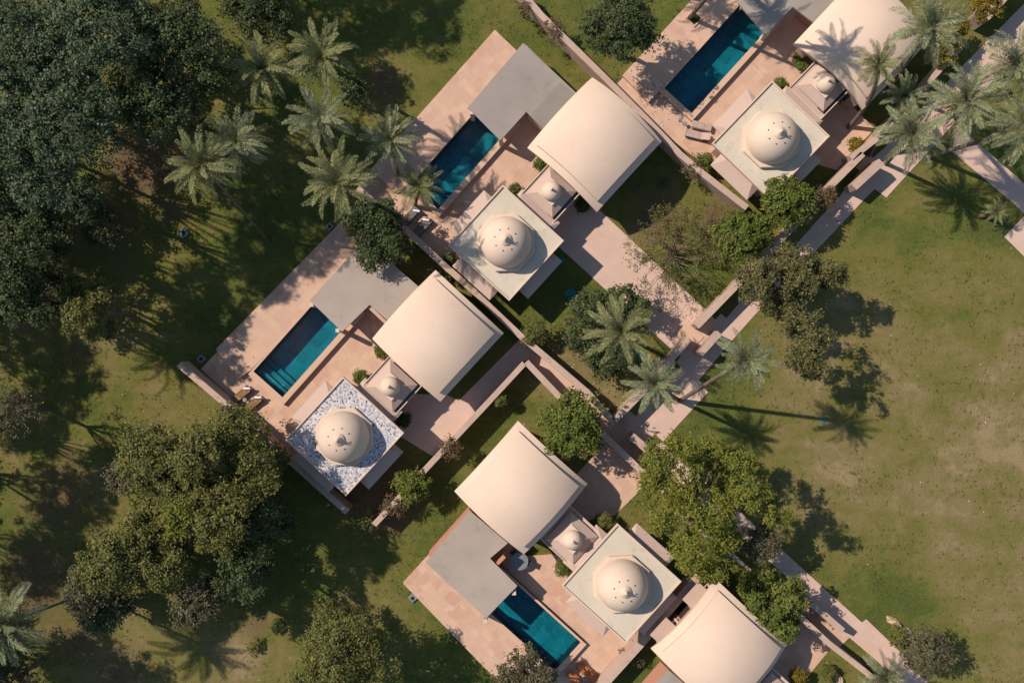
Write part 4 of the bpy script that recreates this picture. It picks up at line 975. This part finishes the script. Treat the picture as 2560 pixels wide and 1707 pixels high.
# dining table half under the eave
c = W(1298, 1397, ZC); t = thing('dining_table', c, 'large round glass table half under the vaulted eave', 'table')
MB().lathe([(.66, .70), (.66, .74), (.65, .745)], 36).build('table_top', 'table', t)
MB().lathe([(.05, .03), (.05, .70)], 12).build('stem', 'metal', t)
MB().lathe([(.32, 0), (.32, .025), (.05, .04)], 24).build('base', 'metal', t)
for k, (x, y, a, lab) in enumerate([(1284, 1378, 2.2, 'dark chair on the shelter side of the glass table'), (1318, 1402, -.4, 'dark chair on the sunny side of the glass table')]):
    c = W(x, y, ZC); t = thing('dining_chair', c, lab, 'chair', 'dark dining chairs', a)
    MB().box(-.21, .21, -.21, .21, .42, .46).build('seat', 'metal', t, .01)
    MB().box(.18, .22, -.21, .21, .465, .88).build('backrest', 'metal', t, .01)
    for sx in (-1, 1):
        for sy in (-1, 1): MB().box(sx * .18 - .02, sx * .18 + .02, sy * .18 - .02, sy * .18 + .02, 0, .419).build('leg', 'metal', t)
o = MB().box(-.36, .36, -.15, .15, 0, .05).build('folded_cloth', 'towel', None, .02); o.location = W(1318, 1412, ZC + .005); o.rotation_euler = (0, 0, R(46)); tag(o, 'white cloth lying on the pink paving beside the glass table', 'cloth')

def pot(px, py, r, h, label, mat='clay', z=ZC, plant=None):
    c = W(px, py, z); t = thing('plant_pot', c, label, 'plant pot', 'terrace plant pots')
    MB().lathe([(r * .7, 0), (r, h * .8), (r * 1.08, h * .82), (r * 1.08, h), (r * .9, h), (r * .88, h * .9)], 20).build('pot', mat, t)
    if plant:
        me = crown_mesh('foliage', [(0, 0, h + .15, r * 1.3)], plant, int(px), .14, 1.4, .14, 14); link('foliage', me, t)
pot(1241, 1407, .22, .4, 'plant pot at the inner corner of the pale shelter roof', 'metal', plant='L_brown')
pot(1267, 1424, .15, .3, 'round pot lying along the shaded pool edge', 'box')
pot(1955, 886, .2, .4, 'terracotta pot by the middle vaulted house', 'clay') if False else None
pot(957, 893, .2, .35, 'terracotta pot holding the shrub between house and porch')
pot(1346, 1671, .2, .3, 'orange pot at the lower pool corner behind the small tree')

# square planter of the palm by the blue pool
c = W(1735, 47, ZT); t = thing('square_planter', c, 'square planted opening around the leaning palm by the blue pool', 'planter', None, R(45))
MB().prism([(-.46, -.46), (.46, -.46), (.46, .46), (-.46, .46)], -.0, .10, [[(-.36, -.36), (.36, -.36), (.36, .36), (-.36, .36)]]).build('rim', 'coping', t)
MB().box(-.36, .36, -.36, .36, .0, .03).build('planting', 'soil', t)

def hatch(px, py, w, d, ang, label, mat='teal', h=.06):
    o = MB().box(-w / 2, w / 2, -d / 2, d / 2, 0, h).box(-w / 2 + .05, w / 2 - .05, -d / 2 + .05, d / 2 - .05, h, h + .02).build('hatch_cover', mat, None, .01)
    o.location = W(px, py, 0); o.rotation_euler = (0, 0, ang); return tag(o, label, 'hatch cover', 'utility covers in the lawns')
hatch(1428, 735, .75, .85, R(40), 'teal hatch cover on the lawn below the shadow streaked pavilion')
hatch(1593, 886, .6, .8, R(20), 'teal hatch cover in shade beside the dark round bush')
hatch(1402, 650, .5, .6, R(45), 'dark teal hatch cover in the shade of the pavilion awning')
hatch(1616, 1222, .42, .42, R(30), 'turquoise hatch cover at the edge of the big yellow green tree', 'teal2')
hatch(2057, 1053, .36, .3, R(-20), 'small teal cover on the open lawn', 'teal2')
def lightbox(px, py, s, label):
    t = thing('ground_light', W(px, py, 0), label, 'ground light', 'square ground lights', R(40))
    MB().box(-s, s, -s, s, 0, .16).build('housing', 'box', t, .015)
    MB().lathe([(s * .5, .161), (s * .5, .18)], 16).build('lens', 'dark', t)
lightbox(460, 583, .30, 'square grey box on the dark lawn below the leaning palm')
lightbox(504, 897, .26, 'square grey box at the tip of the left pool terrace')
lightbox(825, 567, .24, 'square grey box beside the star shaped palm and the terrace tip')
lightbox(1032, 1493, .26, 'square grey box beside the lower pool terrace')

def rock(px, py, sx, sy, sz, ang, seed, label):
    rng = rng_of(seed); b = MB(); n, m = 12, 7; vs = []; fs = []
    for j in range(m + 1):
        for i in range(n):
            th = math.pi * j / m; ph = 2 * math.pi * i / n; q = 1 + rng.uniform(-.22, .22)
            vs.append((sx * q * math.sin(th) * math.cos(ph), sy * q * math.sin(th) * math.sin(ph), max(-.05, sz * q * math.cos(th))))
    for j in range(m):
        for i in range(n): k = (i + 1) % n; fs.append((j * n + i, (j + 1) * n + i, (j + 1) * n + k, j * n + k))
    o = b.add(vs, fs).build('boulder', 'rock'); o.location = W(px, py, 0.03); o.rotation_euler = (0, 0, ang); return tag(o, label, 'boulder', 'pale garden boulders')
rock(2232, 1552, .62, .26, .5, R(-30), 1, 'long pale boulder lying on the lush lawn by the path')
rock(2270, 1580, .38, .22, .35, R(-50), 2, 'smaller pale boulder half under the twiggy tree')
rock(2098, 1700, .5, .28, .35, R(-60), 3, 'pale boulder at the lower edge near the young palm')
rock(1470, 1010, .12, .1, .1, 0, 4, 'little stone on the brown garden patch below the dark round bush')

c = W(1612, 1156, .05); t = thing('timber_bench', c, 'dark timber bench between gate wall and garden wall', 'bench', None, R(48))
MB().box(-.75, .75, -.16, -.01, .40, .46).box(-.75, .75, .01, .16, .40, .46).build('seat', 'wood_dark', t, .01)
for sx in (-1, 1): MB().box(sx * .6 - .05, sx * .6 + .05, -.14, .14, 0, .399).build('leg', 'wood_dark', t, .01)

# fallen leaves and flowers on the lawns
rng = rng_of(7); pts = []
for (px, py, r, n) in [(1400, 900, 3.5, 40), (1480, 970, 3.0, 40), (2200, 900, 14, 14), (2300, 1300, 14, 16), (420, 930, 5, 16), (500, 1600, 6, 18), (1350, 1010, 3, 14), (760, 1500, 5, 10)]:
    w = W(px, py, 0); a = rng.uniform(0, 6.28, n); q = r * np.sqrt(rng.uniform(0, 1, n)); pts.append(np.stack([w.x + q * np.cos(a), w.y + q * np.sin(a), np.full(n, .03)], 1))
V, F = leaves(rng, np.concatenate(pts), np.zeros((sum(len(p) for p in pts), 3)), .075, .8, 2.0)
o = link('fallen_petals', npmesh('fallen_petals', V, F, 'towel')); o['kind'] = 'stuff'; o['label'] = 'scattered pale petals on the lawns'

# shallow dug furrow on the lower left lawn, with weeds along it
fw = [(540, 1712), (585, 1668), (628, 1627), (662, 1596), (700, 1564)]; Lq = []; Rq = []
for i, (x, y) in enumerate(fw):
    w = W(x, y, .02); q = .10 + .05 * ((i * 7) % 3); Lq.append((w.x - q, w.y - q)); Rq.append((w.x + q, w.y + q))
struct(MB().prism(Lq + Rq[::-1], -.05, .02).build('soil_furrow', 'soil'))
T(640, 1618, 26, .5, 'L_olive', 'weeds beside the dug furrow, nearer the middle', 204, name='weed_patch', cat='weeds', **{**sm, 'gap': .6, 'per': 10, 'trunk_r': 0})
T(694, 1566, 20, .6, 'L_deep', 'weeds at the upper end of the dug furrow', 205, name='weed_patch', cat='weeds', **{**sm, 'gap': .5, 'per': 10, 'trunk_r': 0})
twig_shrub(1658, 455, 18, .6, 'small pale spiky plant on the shaded lawn under the top vaulted house', 206, 'L_grey', 160, name='spiky_plant', cat='plant', n0=9, thick=.012)

# dry leaves blown over the paving under the trees
rng = rng_of(8); pts = []
for (px, py, r, n, z) in [(560, 900, 2.2, 60, ZT), (700, 1120, 1.8, 50, ZC), (940, 470, 1.6, 40, ZC), (1640, 160, 2.2, 60, ZT), (1620, 290, 1.6, 40, ZC), (1330, 1665, 2.0, 60, ZT), (1640, 880, 1.8, 40, .05), (1560, 1080, 2.0, 50, .06), (1700, 760, 1.6, 40, .05),
                          (2080, 560, 1.8, 40, .04), (1980, 1410, 2.0, 40, .04), (1120, 960, 1.5, 30, .06), (1110, 520, 1.5, 30, ZC)]:
    w = W(px, py, z); a = rng.uniform(0, 6.28, n); q = r * np.sqrt(rng.uniform(0, 1, n)); pts.append(np.stack([w.x + q * np.cos(a), w.y + q * np.sin(a), np.full(n, z + .03)], 1))
V, F = leaves(rng, np.concatenate(pts), np.zeros((sum(len(p) for p in pts), 3)), .10, .6, 2.5)
o = link('fallen_leaves', npmesh('fallen_leaves', V, F, 'L_dry')); o['kind'] = 'stuff'; o['label'] = 'dry leaves scattered over the paving'

# grass tufts wherever the lawn is open (far too many to count: one object)
def inside(P_, poly):
    x, y = P_[:, 0], P_[:, 1]; r = np.zeros(len(x), bool); n = len(poly)
    for i in range(n):
        x0, y0 = poly[i]; x1, y1 = poly[(i + 1) % n]
        c = (y0 > y) != (y1 > y); xi = (x1 - x0) * (y - y0) / ((y1 - y0) or 1e-9) + x0
        r ^= c & (x < xi)
    return r
rng = rng_of(11); n = 17000
Q = np.stack([rng.uniform(-60, 2620, n), rng.uniform(-60, 1770, n)], 1)
dens = 0.5 + 0.25 * np.sin(Q[:, 0] * .021 + 2 * np.sin(Q[:, 1] * .013)) + 0.25 * np.sin(Q[:, 1] * .027 + 1.7 * np.sin(Q[:, 0] * .009))
ok = rng.uniform(0, 1, n) < dens
for pl in PAVED: ok &= ~inside(Q, pl)
for cs, lab, aw in VH: ok &= ~inside(Q, cs)
Q = Q[ok]; m = len(Q); k = HC / FPX
C = np.stack([(Q[:, 0] - 1280) * k, (853.5 - Q[:, 1]) * k, np.full(m, .03)], 1)
C = np.repeat(C, 4, 0); C[:, :2] += rng.normal(0, .07, (4 * m, 2)); C[:, 2] += rng.uniform(0, .05, 4 * m)
V, F = leaves(rng, C, np.zeros((4 * m, 3)), .13, .38, .5)
V[:, 2] = np.maximum(V[:, 2], .004)
o = link('grass_tufts', npmesh('grass_tufts', V, F, 'L_grass')); o['kind'] = 'stuff'; o['label'] = 'short tufts of lawn grass'
